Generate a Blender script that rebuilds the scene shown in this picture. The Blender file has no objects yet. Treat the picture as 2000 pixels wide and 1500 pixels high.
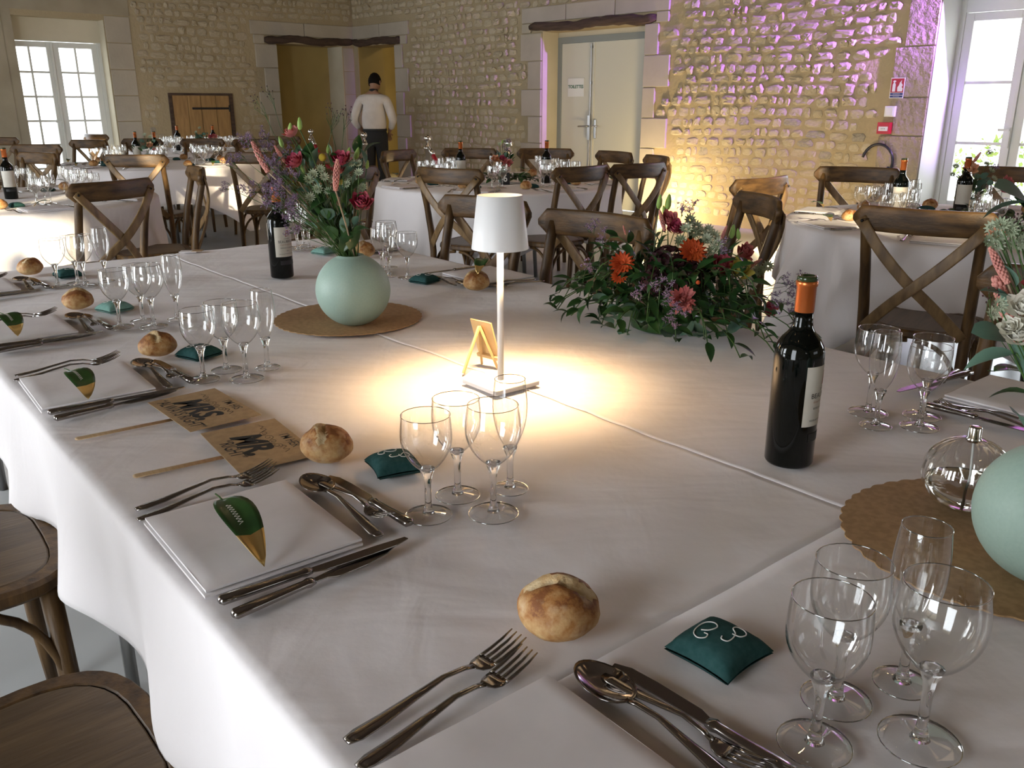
import bpy, math, random
from mathutils import Vector, Matrix, noise
S = bpy.context.scene
COL = S.collection
PI = math.pi
rnd = random.Random(7)

# ------------------------------------------------------------ camera
H = 1.295
TH = math.radians(17.97)
F = 1680.0
cam = bpy.data.cameras.new('camera'); co = bpy.data.objects.new('camera', cam); COL.objects.link(co)
cam.sensor_width = 36; cam.lens = 36 * F / 2000; cam.clip_start = .02; cam.clip_end = 200
co.location = (0, 0, H); co.rotation_euler = (PI / 2 - TH, 0, 0)
S.camera = co
S.view_settings.view_transform = 'Standard'; S.view_settings.look = 'None'
S.view_settings.exposure = 0.36; S.view_settings.gamma = 1; S.view_settings.use_curve_mapping = False
try:
    S.cycles.max_bounces = 10; S.cycles.transparent_max_bounces = 32; S.cycles.transmission_bounces = 8
    S.cycles.diffuse_bounces = 4; S.cycles.glossy_bounces = 4
    S.cycles.caustics_reflective = False; S.cycles.caustics_refractive = False
    S.cycles.sample_clamp_indirect = 6; S.cycles.use_denoising = True
except Exception: pass

# ------------------------------------------------------------ frames of the room and of the long table
C0 = Vector((-2.604, 15.153, 0))
DR = Vector((.67865, -.73446, 0)); NR = Vector((.73446, .67865, 0))   # along / out of the right wall
AR = math.atan2(DR.y, DR.x); AL = math.atan2(NR.y, NR.x)
def WK(k, q, z=0):            # k along the right wall from the corner, q metres into the room
    return C0 + DR * k - NR * q + Vector((0, 0, z))
TA = math.radians(39.4); TO = Vector((-.35408, .86549, 0))
TB = Vector((math.cos(TA), math.sin(TA), 0)); TV = Vector((-math.sin(TA), math.cos(TA), 0))
def T(u, v, z=.75): return TO + TB * u + TV * v + Vector((0, 0, z))

# ------------------------------------------------------------ world and lights
w = bpy.data.worlds.new('sky'); S.world = w; w.use_nodes = True
bg = w.node_tree.nodes['Background']; bg.inputs[0].default_value = (.93, .97, 1, 1); bg.inputs[1].default_value = 3.2
def light(kind, name, loc, target, energy, color, size=.1, sy=None, spot=None, blend=.6):
    l = bpy.data.lights.new(name, kind); l.energy = energy; l.color = color
    o = bpy.data.objects.new(name, l); COL.objects.link(o); o.location = loc
    if target is not None:
        o.rotation_euler = (Vector(target) - Vector(loc)).to_track_quat('-Z', 'Y').to_euler()
    if kind == 'AREA':
        l.size = size
        if sy: l.shape = 'RECTANGLE'; l.size_y = sy
    elif kind in ('POINT', 'SPOT'): l.shadow_soft_size = size
    if kind == 'SPOT': l.spot_size = spot; l.spot_blend = blend
    return o
sd = Vector((-.04, 1, -.178)).normalized()
sun = light('SUN', 'sun', (0, -20, 8), None, 8, (1, .86, .60)); sun.rotation_euler = sd.to_track_quat('-Z', 'Y').to_euler(); sun.data.angle = .01
DAY = (.84, .92, 1.0)
WINK = [(2.6, 1.4), (5.6, 1.4), (8.6, 1.4), (12.43, 1.35)]          # french windows of the left long wall (k, width)
for k, wd in WINK + [(14.6, 1.3)]:
    p = WK(k, 10.84, 1.25)
    e = {14.6: 70, 12.43: 46, 8.6: 112, 5.6: 38}.get(k, 10)
    if k == 14.6: continue
    light('AREA', 'window_and_fill_light', p, p + NR * 5 - Vector((0, 0, .6)), e, DAY, wd - .1, 2.1)
p = WK(.25, 4.55, 1.25); light('AREA', 'window_and_fill_light', p, p + DR * 5 - Vector((0, 0, .5)), 26, DAY, 1.1, 1.9)
p = WK(10.25, .1, 1.2); light('AREA', 'window_and_fill_light', p, p - NR * 5 - Vector((0, 0, .4)), 30, DAY, 1.0, 1.9)
p = WK(14.0, .1, 1.2); light('AREA', 'window_and_fill_light', p, p - NR * 5 - Vector((0, 0, .4)), 22, DAY, 1.0, 1.9)
p = WK(19.6, 5.0, 1.6); light('AREA', 'window_and_fill_light', p, p - DR * 5 - Vector((0, 0, .8)), 30, DAY, 3.0, 2.0)  # added frontal fill light; the solid back wall has no window here
# warm hall lights under the ceiling
for k, q in ((3, 3.2), (8, 3.2), (13, 4.2)):
    p = WK(k, q, 3.7); light('AREA', 'ceiling_glow', p, p - Vector((0, 0, 3)), 2.5 if k == 3 else 8, (1, .74, .44), 2.2)
# purple projector high up by the right wall, past the window
p = WK(12.0, .42, 3.0); light('SPOT', 'purple_projector', p, WK(10.95, -.12, 2.80), 3300, (.42, .17, 1.0), .035, spot=math.radians(54), blend=.4)
p = WK(1.0, -1.5, .12); light('POINT', 'passage_light', p, None, 3, (1, .74, .36), .06)
p = WK(6.65, .50, .12); light('POINT', 'floor_uplight', p, None, 62, (1, .76, .38), .06)
p = WK(8.6, 1.1, .12); light('POINT', 'floor_uplight', p, None, 22, (1, .76, .40), .06)

light('SPOT', 'purple_projector', p0_ := WK(12.0, .42, 3.0), WK(9.42, -.22, 1.62), 900, (.55, .34, 1.0), .05, spot=math.radians(30), blend=.6)
# ------------------------------------------------------------ mesh builder
class MB:
    def __init__(s): s.v = []; s.f = []; s.m = []
    def add(s, vs, fs, m=0):
        b = len(s.v); s.v += [tuple(x) for x in vs]; s.f += [tuple(i + b for i in f) for f in fs]; s.m += [m] * len(fs)
    def join(s, o, mat=None, m=None):
        s.add([mat @ Vector(x) for x in o.v] if mat is not None else o.v, o.f); 
        s.m[-len(o.f):] = o.m if m is None else [m] * len(o.f)
    def box(s, x0, x1, y0, y1, z0, z1, m=0, mat=None):
        vs = [(x, y, z) for z in (z0, z1) for y in (y0, y1) for x in (x0, x1)]
        if mat is not None: vs = [mat @ Vector(v) for v in vs]
        s.add(vs, [(0, 2, 3, 1), (4, 5, 7, 6), (0, 1, 5, 4), (2, 6, 7, 3), (0, 4, 6, 2), (1, 3, 7, 5)], m)
    def lathe(s, prof, n=24, m=0, c=(0, 0, 0), close=False, ribs=None):
        vs = []; fs = []
        for i, (r, z) in enumerate(prof):
            for j in range(n):
                a = 2 * PI * j / n; rr = r * (ribs(a, i) if ribs else 1)
                vs.append((c[0] + rr * math.cos(a), c[1] + rr * math.sin(a), c[2] + z))
        L = len(prof)
        for i in range(L - 1 + (1 if close else 0)):
            for j in range(n):
                a = i * n + j; b = i * n + (j + 1) % n; i2 = (i + 1) % L
                fs.append((a, b, i2 * n + (j + 1) % n, i2 * n + j))
        if not close:
            if prof[0][0] > 1e-6: fs.append(tuple(range(n))[::-1])
            if prof[-1][0] > 1e-6: fs.append(tuple((L - 1) * n + j for j in range(n)))
        s.add(vs, fs, m)
    def lathe_open(s, prof, n=24, m=0):
        vs = [(r * math.cos(2 * PI * j / n), r * math.sin(2 * PI * j / n), z) for r, z in prof for j in range(n)]
        s.add(vs, [(i * n + j, i * n + (j + 1) % n, (i + 1) * n + (j + 1) % n, (i + 1) * n + j) for i in range(len(prof) - 1) for j in range(n)], m)
    def sweep(s, pts, ws, ts, seg=8, up=None, m=0, power=1.0, closed=False):
        """tube / flat strip along pts; half width ws sideways, half thickness ts along 'up'"""
        pts = [Vector(p) for p in pts]; n = len(pts)
        if not hasattr(ws, '__len__'): ws = [ws] * n
        if not hasattr(ts, '__len__'): ts = [ts] * n
        vs = []; prev = None
        for i, p in enumerate(pts):
            a = pts[i - 1] if (i or closed) else p; b = pts[(i + 1) % n] if (i < n - 1 or closed) else p
            t = (b - a)
            t = t.normalized() if t.length > 1e-9 else Vector((0, 0, 1))
            u = Vector(up) if up is not None else (prev if prev is not None else (Vector((0, 0, 1)) if abs(t.z) < .9 else Vector((0, 1, 0))))
            sd_ = t.cross(u)
            if sd_.length < 1e-6: sd_ = t.orthogonal()
            sd_.normalize(); u = sd_.cross(t).normalized(); prev = u
            for j in range(seg):
                an = 2 * PI * (j + .5) / seg; c, q = math.cos(an), math.sin(an)
                if power != 1: c = math.copysign(abs(c) ** power, c); q = math.copysign(abs(q) ** power, q)
                vs.append(p + sd_ * ws[i] * c + u * ts[i] * q)
        fs = []
        R = n if closed else n - 1
        for i in range(R):
            for j in range(seg):
                i2 = (i + 1) % n
                fs.append((i * seg + j, i * seg + (j + 1) % seg, i2 * seg + (j + 1) % seg, i2 * seg + j))
        if not closed: fs += [tuple(range(seg))[::-1], tuple((n - 1) * seg + j for j in range(seg))]
        s.add(vs, fs, m)
    def grid(s, nx, ny, fn, m=0, mf=None):
        b = len(s.v)
        vs = [fn(i / nx, j / ny) for j in range(ny + 1) for i in range(nx + 1)]
        fs = []; ms = []
        for j in range(ny):
            for i in range(nx):
                a = j * (nx + 1) + i; fs.append((a, a + 1, a + nx + 2, a + nx + 1)); ms.append(mf(i / nx, j / ny) if mf else m)
        s.add(vs, fs); s.m[-len(fs):] = ms
    def prism(s, out, z0, z1, m=0, mat=None):
        n = len(out); vs = [(x, y, z0) for x, y in out] + [(x, y, z1) for x, y in out]
        if mat is not None: vs = [mat @ Vector(v) for v in vs]
        s.add(vs, [tuple(range(n))[::-1], tuple(range(n, 2 * n))] + [(i, (i + 1) % n, n + (i + 1) % n, n + i) for i in range(n)], m)
    def ball(s, c, r, n=8, rings=5, m=0, sz=1, mat=None):
        vs = []; fs = []
        for i in range(1, rings):
            a = PI * i / rings
            for j in range(n):
                b = 2 * PI * j / n; vs.append(Vector((r * math.sin(a) * math.cos(b), r * math.sin(a) * math.sin(b), r * sz * math.cos(a))))
        for i in range(rings - 2):
            for j in range(n): fs.append((i * n + j, (i + 1) * n + j, (i + 1) * n + (j + 1) % n, i * n + (j + 1) % n))
        t = len(vs); vs += [Vector((0, 0, r * sz)), Vector((0, 0, -r * sz))]
        for j in range(n):
            fs.append((t, j, (j + 1) % n)); fs.append((t + 1, (rings - 2) * n + (j + 1) % n, (rings - 2) * n + j))
        if mat is not None: vs = [mat @ v for v in vs]
        s.add([v + Vector(c) for v in vs], fs, m)
    def mesh(s, name, mats, smooth=True):
        me = bpy.data.meshes.new(name); me.from_pydata([tuple(v) for v in s.v], [], s.f)
        if not isinstance(mats, (list, tuple)): mats = [mats]
        for mt in mats: me.materials.append(mt)
        me.polygons.foreach_set('material_index', s.m)
        me.polygons.foreach_set('use_smooth', [smooth] * len(s.f))
        me.update(); return me
    def obj(s, name, mats, parent=None, smooth=True, bevel=0, loc=None, rot=None, angle=None, label=None):
        me = s.mesh(name, mats, smooth)
        if angle: 
            try: me.set_sharp_from_angle(angle=math.radians(angle))
            except Exception: pass
        o = bpy.data.objects.new(name, me); COL.objects.link(o)
        if parent: o.parent = parent
        if bevel:
            b = o.modifiers.new('bevel', 'BEVEL'); b.width = bevel; b.segments = 2; b.limit_method = 'ANGLE'
        if loc is not None: o.location = loc
        if rot is not None: o.rotation_euler = rot
        if label: o['label'] = label
        return o
def tag(o, label, cat=None, group=None, kind=None):
    if label: o['label'] = label
    if cat: o['category'] = cat
    if group: o['group'] = group
    if kind: o['kind'] = kind
    return o
def thing(name, label, cat, loc=(0, 0, 0), rz=0, group=None):
    o = bpy.data.objects.new(name, None); COL.objects.link(o); o.empty_display_size = .05
    o.location = loc; o.rotation_euler = (0, 0, rz); return tag(o, label, cat, group)
def kids():
    d = {}
    for o in bpy.data.objects:
        if o.parent: d.setdefault(o.parent.name, []).append(o)
    return d
def clone(src, loc, rz=0, label=None, group=None, scale=None):
    r = src.copy(); COL.objects.link(r); r.location = loc; r.rotation_euler = (0, 0, rz)
    if label: r['label'] = label
    if group: r['group'] = group
    elif 'group' in r: del r['group']
    if scale: r.scale = (scale,) * 3
    for c in src.children:
        d = c.copy(); COL.objects.link(d); d.parent = r
        for g in c.children:
            e = g.copy(); COL.objects.link(e); e.parent = d
    return r
def text_mb(txt, size, extr=0, bold=0, sx=1, shear=0, align='CENTER'):
    cu = bpy.data.curves.new('t', 'FONT'); cu.body = txt; cu.size = size; cu.align_x = align; cu.align_y = 'CENTER'
    cu.extrude = extr; cu.offset = bold; cu.shear = shear; cu.resolution_u = 3
    o = bpy.data.objects.new('t', cu); COL.objects.link(o)
    me = bpy.data.meshes.new_from_object(o.evaluated_get(bpy.context.evaluated_depsgraph_get()))
    b = MB(); b.add([(v.co.x * sx, v.co.y, v.co.z) for v in me.vertices], [tuple(p.vertices) for p in me.polygons])
    bpy.data.objects.remove(o); bpy.data.curves.remove(cu); bpy.data.meshes.remove(me)
    return b
def RZ(a): return Matrix.Rotation(a, 4, 'Z')
def RX(a): return Matrix.Rotation(a, 4, 'X')
def RY(a): return Matrix.Rotation(a, 4, 'Y')
def TR(*a): return Matrix.Translation(Vector(a if len(a) == 3 else a[0]))
def bez(p0, p1, p2, p3, n=10):
    return [tuple(((1 - t) ** 3) * a + 3 * ((1 - t) ** 2) * t * b + 3 * (1 - t) * t * t * c + t ** 3 * d for a, b, c, d in zip(p0, p1, p2, p3)) for t in [i / n for i in range(n + 1)]]

# ------------------------------------------------------------ materials
def mat(name, col, rough=.6, metal=0, spec=.5, **k):
    m = bpy.data.materials.new(name); m.use_nodes = True; nt = m.node_tree; b = nt.nodes['Principled BSDF']
    b.inputs['Base Color'].default_value = (*col, 1); b.inputs['Roughness'].default_value = rough; b.inputs['Metallic'].default_value = metal
    b.inputs['Specular IOR Level'].default_value = spec
    for kk, vv in k.items(): b.inputs[kk.replace('_', ' ')].default_value = vv
    return m
def nodes(m): return m.node_tree, m.node_tree.nodes, m.node_tree.nodes['Principled BSDF']
def vary(m, c2, scale=5, stretch=(1, 1, 1), lo=.35, hi=.65, detail=6, bump=0, bscale=None, coord='Object', rough2=None, distort=0, perobj=0, bdist=.01):
    nt, N, b = nodes(m); L = nt.links
    tc = N.new('ShaderNodeTexCoord'); mp = N.new('ShaderNodeMapping'); mp.inputs['Scale'].default_value = stretch
    L.new(tc.outputs[coord], mp.inputs[0])
    n = N.new('ShaderNodeTexNoise'); n.inputs['Scale'].default_value = scale; n.inputs['Detail'].default_value = detail; n.inputs['Distortion'].default_value = distort
    L.new(mp.outputs[0], n.inputs['Vector'])
    if perobj:
        oi = N.new('ShaderNodeObjectInfo'); ad = N.new('ShaderNodeVectorMath'); ad.operation = 'ADD'; sc = N.new('ShaderNodeVectorMath'); sc.operation = 'SCALE'
        sc.inputs[0].default_value = (13.1, 7.7, 3.9); L.new(oi.outputs['Random'], sc.inputs['Scale']); L.new(mp.outputs[0], ad.inputs[0]); L.new(sc.outputs[0], ad.inputs[1]); L.new(ad.outputs[0], n.inputs['Vector'])
    r = N.new('ShaderNodeMapRange'); r.inputs[1].default_value = lo; r.inputs[2].default_value = hi; L.new(n.outputs[0], r.inputs[0])
    mx = N.new('ShaderNodeMix'); mx.data_type = 'RGBA'; mx.inputs[6].default_value = b.inputs['Base Color'].default_value; mx.inputs[7].default_value = (*c2, 1)
    L.new(r.outputs[0], mx.inputs[0]); L.new(mx.outputs[2], b.inputs['Base Color'])
    if bump:
        n2 = N.new('ShaderNodeTexNoise'); n2.inputs['Scale'].default_value = bscale or scale * 3; n2.inputs['Detail'].default_value = 8
        L.new(n.inputs['Vector'].links[0].from_socket, n2.inputs['Vector'])
        bm = N.new('ShaderNodeBump'); bm.inputs['Strength'].default_value = bump; bm.inputs['Distance'].default_value = bdist
        L.new(n2.outputs[0], bm.inputs['Height']); L.new(bm.outputs[0], b.inputs['Normal'])
    return m
M = {}
M['cloth'] = vary(mat('white_linen', (.85, .795, .79), .85, spec=.2, Sheen_Weight=.15), (.80, .745, .74), 3, lo=.3, hi=.7, bump=.22, bscale=11, bdist=.014)
def wrinkle(m, rot, str_=.55, dist=.02):
    nt, N, b = nodes(m); L = nt.links; tc = N.new('ShaderNodeTexCoord'); prev = b.inputs['Normal'].links[0].from_socket if b.inputs['Normal'].links else None
    for sc, sx, sy, d in ((1.6, 1.2, 4.2, dist), (4.0, 3.2, 1.3, dist * .28)):
        mp = N.new('ShaderNodeMapping'); mp.inputs['Rotation'].default_value = (0, 0, -rot); mp.inputs['Scale'].default_value = (sx, sy, 1); L.new(tc.outputs['Object'], mp.inputs[0])
        n = N.new('ShaderNodeTexNoise'); n.inputs['Scale'].default_value = sc; n.inputs['Detail'].default_value = 3; n.inputs['Distortion'].default_value = .5; L.new(mp.outputs[0], n.inputs['Vector'])
        bm = N.new('ShaderNodeBump'); bm.inputs['Strength'].default_value = str_; bm.inputs['Distance'].default_value = d; L.new(n.outputs[0], bm.inputs['Height'])
        if prev: L.new(prev, bm.inputs['Normal'])
        prev = bm.outputs[0]
    L.new(prev, b.inputs['Normal'])
wrinkle(M['cloth'], TA)
M['napkin'] = vary(mat('napkin_linen', (.83, .78, .78), .9, spec=.15), (.76, .71, .71), 12, bump=.10, bscale=60, bdist=.004)
M['wood'] = vary(mat('dark_oak', (.036, .018, .007), .46, spec=.3), (.15, .080, .026), 4, (9, 9, 1.2), .3, .75, 8, .25, 22, perobj=1, bdist=.003)
M['railw'] = vary(mat('dark_oak_rail', (.036, .018, .007), .44, spec=.3), (.15, .078, .026), 5, (1.5, 9, 9), .3, .75, 8, .3, 26, perobj=1, bdist=.003)
M['strap'] = vary(mat('pale_oak_strap', (.24, .145, .060), .5), (.11, .062, .026), 6, (6, 6, 1.5), .35, .7, 6, .2, 30, perobj=1, bdist=.002)
M['seatw'] = vary(mat('seat_oak', (.060, .035, .016), .40), (.135, .084, .040), 4, (9, 1.2, 5), .3, .75, 8, .2, 20, perobj=1, distort=.6, bdist=.003)
M['dark'] = mat('dark_groove', (.02, .012, .008), .7)
M['stone'] = vary(mat('rubble_limestone', (.44, .365, .245), .9, spec=.2), (.54, .465, .345), 4, lo=.3, hi=.7, bump=.5, bscale=35, perobj=1, bdist=.012)
M['greystone'] = vary(mat('weathered_grey_stone', (.33, .30, .255), .9, spec=.2), (.46, .40, .31), 6, lo=.35, hi=.62, bump=.6, bscale=30, perobj=1, bdist=.012)
M['mortar'] = vary(mat('lime_mortar', (.45, .365, .235), .95, spec=.15), (.38, .305, .19), 1.3, lo=.35, hi=.7, bump=.6, bscale=26, bdist=.015)
M['quoin'] = vary(mat('ashlar_limestone', (.50, .445, .36), .85, spec=.2), (.40, .35, .28), 2.2, lo=.3, hi=.75, bump=.3, bscale=25, perobj=1, bdist=.006)
M['roughq'] = vary(mat('rough_ashlar', (.42, .355, .26), .92, spec=.15), (.33, .27, .19), 3, lo=.3, hi=.75, bump=1.0, bscale=17, perobj=1, bdist=.05)
M['yellow'] = vary(mat('ochre_plaster', (.40, .30, .115), .9), (.29, .215, .08), 1.2, lo=.3, hi=.7)
M['plast'] = vary(mat('aged_plaster', (.40, .345, .25), .9), (.32, .27, .19), 2)
M['cream'] = vary(mat('cream_plaster', (.62, .56, .43), .9), (.55, .49, .36), 2)
M['beam'] = vary(mat('old_beam', (.055, .032, .022), .85), (.10, .062, .042), 4, (1, 8, 8), bump=.6, bscale=14, bdist=.02)
M['floor'] = vary(mat('pale_concrete', (.52, .53, .53), .35), (.44, .45, .45), 1.5, bump=.05, bscale=4)
M['ceil'] = vary(mat('ceiling_boards', (.10, .072, .05), .8), (.06, .042, .03), 2, (1, 12, 1))
M['wpaint'] = mat('white_paint', (.72, .72, .68), .45)
M['doorp'] = mat('cream_door_paint', (.62, .60, .52), .5)
M['gpaint'] = mat('grey_frame_paint', (.24, .26, .255), .5)
M['steel'] = mat('brushed_steel', (.42, .41, .40), .3, 1)
M['chrome'] = mat('chrome', (.80, .78, .76), .06, 1)
M['cutl'] = mat('cutlery_steel', (.30, .275, .26), .13, 1)
M['pine'] = vary(mat('pine_boards', (.42, .25, .10), .6), (.30, .17, .065), 4, (8, 8, 1), bump=.1)
M['iron'] = mat('black_iron', (.02, .018, .018), .5, .6)
M['crust'] = None
M['kraft'] = vary(mat('kraft_card', (.42, .285, .15), .8), (.36, .24, .125), 60, lo=.4, hi=.6)
M['matc'] = vary(mat('brown_mat', (.42, .255, .12), .85), (.34, .20, .09), 90, lo=.4, hi=.6, bump=.15, bscale=200, bdist=.002)
M['ink'] = mat('black_ink', (.012, .012, .012), .6)
M['stick'] = vary(mat('bamboo_stick', (.60, .42, .24), .6), (.50, .34, .18), 20, (1, 8, 1))
M['sage'] = vary(mat('sage_ceramic', (.34, .455, .385), .5, spec=.4), (.31, .42, .355), 220, lo=.3, hi=.7, bump=.04, bscale=400, bdist=.001)
M['lampw'] = mat('white_lacquer', (.85, .83, .82), .4)
M['teal'] = vary(mat('teal_linen', (.020, .064, .062), .9, spec=.1), (.035, .09, .086), 120, lo=.3, hi=.7, bump=.3, bscale=300, bdist=.001)
M['tealp'] = vary(mat('pale_teal_linen', (.16, .30, .26), .9, spec=.1), (.20, .35, .30), 120)
M['thread'] = mat('white_thread', (.75, .74, .70), .7)
M['leafg'] = vary(mat('glossy_green_leaf', (.036, .095, .022), .28), (.018, .052, .014), 30)
M['gold'] = mat('gold_paint', (.75, .52, .20), .3, .9)
M['easel'] = mat('pale_pine', (.62, .43, .20), .55)
M['bottle'] = mat('dark_bottle_glass', (.0015, .0025, .002), .04, spec=.38)
M['caps'] = mat('copper_capsule', (.62, .17, .045), .28, .75)
M['labelp'] = vary(mat('label_paper', (.62, .58, .50), .7), (.58, .53, .45), 30)
M['orange'] = mat('russet_ink', (.35, .12, .05), .6)
M['cork'] = mat('bottle_mouth', (.03, .045, .015), .15)
M['hair'] = mat('dark_hair', (.010, .008, .007), .95, spec=.1)
M['skin'] = mat('skin', (.30, .16, .10), .6)
M['shirt'] = vary(mat('white_shirt', (.66, .60, .56), .85), (.58, .52, .48), 6, bump=.5, bscale=9, bdist=.03)
M['trous'] = mat('black_trousers', (.012, .012, .014), .8)
M['red'] = mat('red_plastic', (.45, .012, .03), .4)
M['rope'] = mat('red_rope', (.40, .01, .02), .7)
M['signr'] = mat('sign_red', (.38, .012, .035), .5)
M['blue'] = mat('sign_blue', (.02, .03, .16), .5)
M['wh'] = mat('white_plastic', (.75, .74, .72), .4)
M['hose'] = mat('black_hose', (.012, .012, .016), .35)
M['bluebag'] = mat('blue_cloth', (.02, .045, .14), .6)
M['green'] = mat('sign_green', (.03, .13, .06), .5)
M['brick_w'] = mat('outdoor_white_wall', (.8, .8, .78), .8)
def leafm(n, a, b, r=.45): return vary(mat(n, a, r, spec=.25), b, 18, perobj=1)
M['ruscus'] = leafm('ruscus_leaf', (.026, .075, .018), (.012, .038, .012), .34)
M['euca'] = leafm('eucalyptus_leaf', (.115, .20, .145), (.075, .14, .10), .6)
M['stem'] = leafm('green_stem', (.06, .12, .03), (.04, .08, .02))
M['straw'] = mat('straw_stem', (.34, .24, .15), .7)
M['pinkspk'] = leafm('dusty_pink_spike', (.62, .27, .22), (.50, .20, .17), .8)
M['magenta'] = leafm('magenta_petal', (.36, .03, .085), (.55, .13, .15), .6)
M['rosep'] = leafm('pale_pink_petal', (.66, .26, .22), (.50, .10, .12), .6)
M['peach'] = leafm('peach_petal', (.75, .45, .26), (.68, .34, .20), .6)
M['yel'] = leafm('yellow_petal', (.66, .58, .17), (.58, .47, .10), .6)
M['cream_p'] = leafm('cream_petal', (.78, .75, .66), (.70, .67, .56), .6)
M['orangep'] = leafm('orange_petal', (.60, .11, .022), (.42, .05, .012), .7)
M['burg'] = leafm('burgundy_petal', (.040, .006, .010), (.018, .004, .006), .8)
M['astr'] = leafm('pale_green_bract', (.50, .54, .40), (.34, .40, .25), .6)
M['stat'] = leafm('mauve_statice', (.20, .13, .21), (.32, .22, .33), .8)
M['bud'] = leafm('green_bud', (.34, .48, .13), (.22, .36, .08), .5)
M['berry'] = mat('dark_berry', (.04, .006, .008), .4)
M['cras'] = leafm('yellow_ball', (.50, .36, .035), (.40, .28, .03), .8)
M['shrub'] = leafm('outdoor_leaves', (.20, .34, .06), (.35, .40, .10), .6)
# bread crust: browned on top, paler and floury on the flanks
def crust():
    m = mat('bread_crust', (.50, .27, .10), .62, spec=.3); nt, N, b = nodes(m); L = nt.links
    tc = N.new('ShaderNodeTexCoord'); sx = N.new('ShaderNodeSeparateXYZ'); L.new(tc.outputs['Object'], sx.inputs[0])
    oi = N.new('ShaderNodeObjectInfo')
    n = N.new('ShaderNodeTexNoise'); n.inputs['Scale'].default_value = 48; n.inputs['Detail'].default_value = 10; n.inputs['Roughness'].default_value = .62
    sc = N.new('ShaderNodeVectorMath'); sc.operation = 'SCALE'; sc.inputs[0].default_value = (3, 5, 7); L.new(oi.outputs['Random'], sc.inputs['Scale'])
    ad = N.new('ShaderNodeVectorMath'); L.new(tc.outputs['Object'], ad.inputs[0]); L.new(sc.outputs[0], ad.inputs[1]); L.new(ad.outputs[0], n.inputs['Vector'])
    a = N.new('ShaderNodeMath'); a.operation = 'MULTIPLY_ADD'; a.inputs[1].default_value = 9; a.inputs[2].default_value = -.30; L.new(sx.outputs[2], a.inputs[0])
    a2 = N.new('ShaderNodeMath'); a2.operation = 'MULTIPLY_ADD'; a2.inputs[1].default_value = 1.6; L.new(n.outputs[0], a2.inputs[0]); L.new(a.outputs[0], a2.inputs[2])
    r = N.new('ShaderNodeValToRGB'); e = r.color_ramp.elements
    e[0].position = .45; e[0].color = (.62, .41, .19, 1); e[1].position = .9; e[1].color = (.36, .155, .045, 1)
    x = e.new(1.0); x.color = (.22, .08, .025, 1)
    L.new(a2.outputs[0], r.inputs[0])
    n3 = N.new('ShaderNodeTexNoise'); n3.inputs['Scale'].default_value = 55; n3.inputs['Detail'].default_value = 6; L.new(ad.outputs[0], n3.inputs['Vector'])
    r3 = N.new('ShaderNodeMapRange'); r3.inputs[1].default_value = .55; r3.inputs[2].default_value = .75; r3.inputs[4].default_value = .45; L.new(n3.outputs[0], r3.inputs[0])
    mx = N.new('ShaderNodeMix'); mx.data_type = 'RGBA'; L.new(r3.outputs[0], mx.inputs[0]); L.new(r.outputs[0], mx.inputs[6]); mx.inputs[7].default_value = (.70, .55, .36, 1)
    L.new(mx.outputs[2], b.inputs['Base Color'])
    n2 = N.new('ShaderNodeTexNoise'); n2.inputs['Scale'].default_value = 110; n2.inputs['Detail'].default_value = 8; L.new(ad.outputs[0], n2.inputs['Vector'])
    bm = N.new('ShaderNodeBump'); bm.inputs['Strength'].default_value = .5; bm.inputs['Distance'].default_value = .003; L.new(n2.outputs[0], bm.inputs['Height']); L.new(bm.outputs[0], b.inputs['Normal'])
    return m
M['crust'] = crust()
M['crumb'] = vary(mat('bread_crumb', (.66, .52, .32), .85), (.48, .30, .13), 60, lo=.35, hi=.65, bump=.8, bscale=140, bdist=.003)
def thin_glass(name, tint=(.97, .98, .98), edge=(.62, .63, .64), rough=0.0, boost=1.0):
    m = bpy.data.materials.new(name); m.use_nodes = True; nt = m.node_tree; N = nt.nodes; L = nt.links
    N.remove(N['Principled BSDF']); out = N['Material Output']
    tr = N.new('ShaderNodeBsdfTransparent'); gl = N.new('ShaderNodeBsdfGlossy'); gl.inputs['Roughness'].default_value = .02; gl.inputs[0].default_value = (1, 1, 1, 1)
    lw = N.new('ShaderNodeLayerWeight'); lw.inputs[0].default_value = .5
    cr = N.new('ShaderNodeValToRGB'); cr.color_ramp.elements[0].position = .6; cr.color_ramp.elements[0].color = (*tint, 1); cr.color_ramp.elements[1].position = .99; cr.color_ramp.elements[1].color = (*edge, 1)
    L.new(lw.outputs['Facing'], cr.inputs[0]); L.new(cr.outputs[0], tr.inputs[0])
    pw = N.new('ShaderNodeMath'); pw.operation = 'POWER'; pw.inputs[1].default_value = 4.0; L.new(lw.outputs['Facing'], pw.inputs[0])
    mu = N.new('ShaderNodeMath'); mu.operation = 'MULTIPLY_ADD'; mu.inputs[1].default_value = .75 * boost; mu.inputs[2].default_value = .075 * boost; mu.use_clamp = True; L.new(pw.outputs[0], mu.inputs[0])
    mx = N.new('ShaderNodeMixShader'); L.new(mu.outputs[0], mx.inputs[0]); L.new(tr.outputs[0], mx.inputs[1]); L.new(gl.outputs[0], mx.inputs[2]); L.new(mx.outputs[0], out.inputs[0])
    return m
M['glass'] = thin_glass('clear_glass', (.965, .965, .96), (.16, .16, .17), boost=1.4)
M['glassfar'] = thin_glass('far_clear_glass', (.93, .93, .92), (.3, .3, .3), boost=2.3)
M['glassedge'] = thin_glass('glass_rim', (.30, .29, .28), (.14, .14, .14), boost=4.5)
M['pane'] = thin_glass('window_pane', boost=.8)
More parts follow.
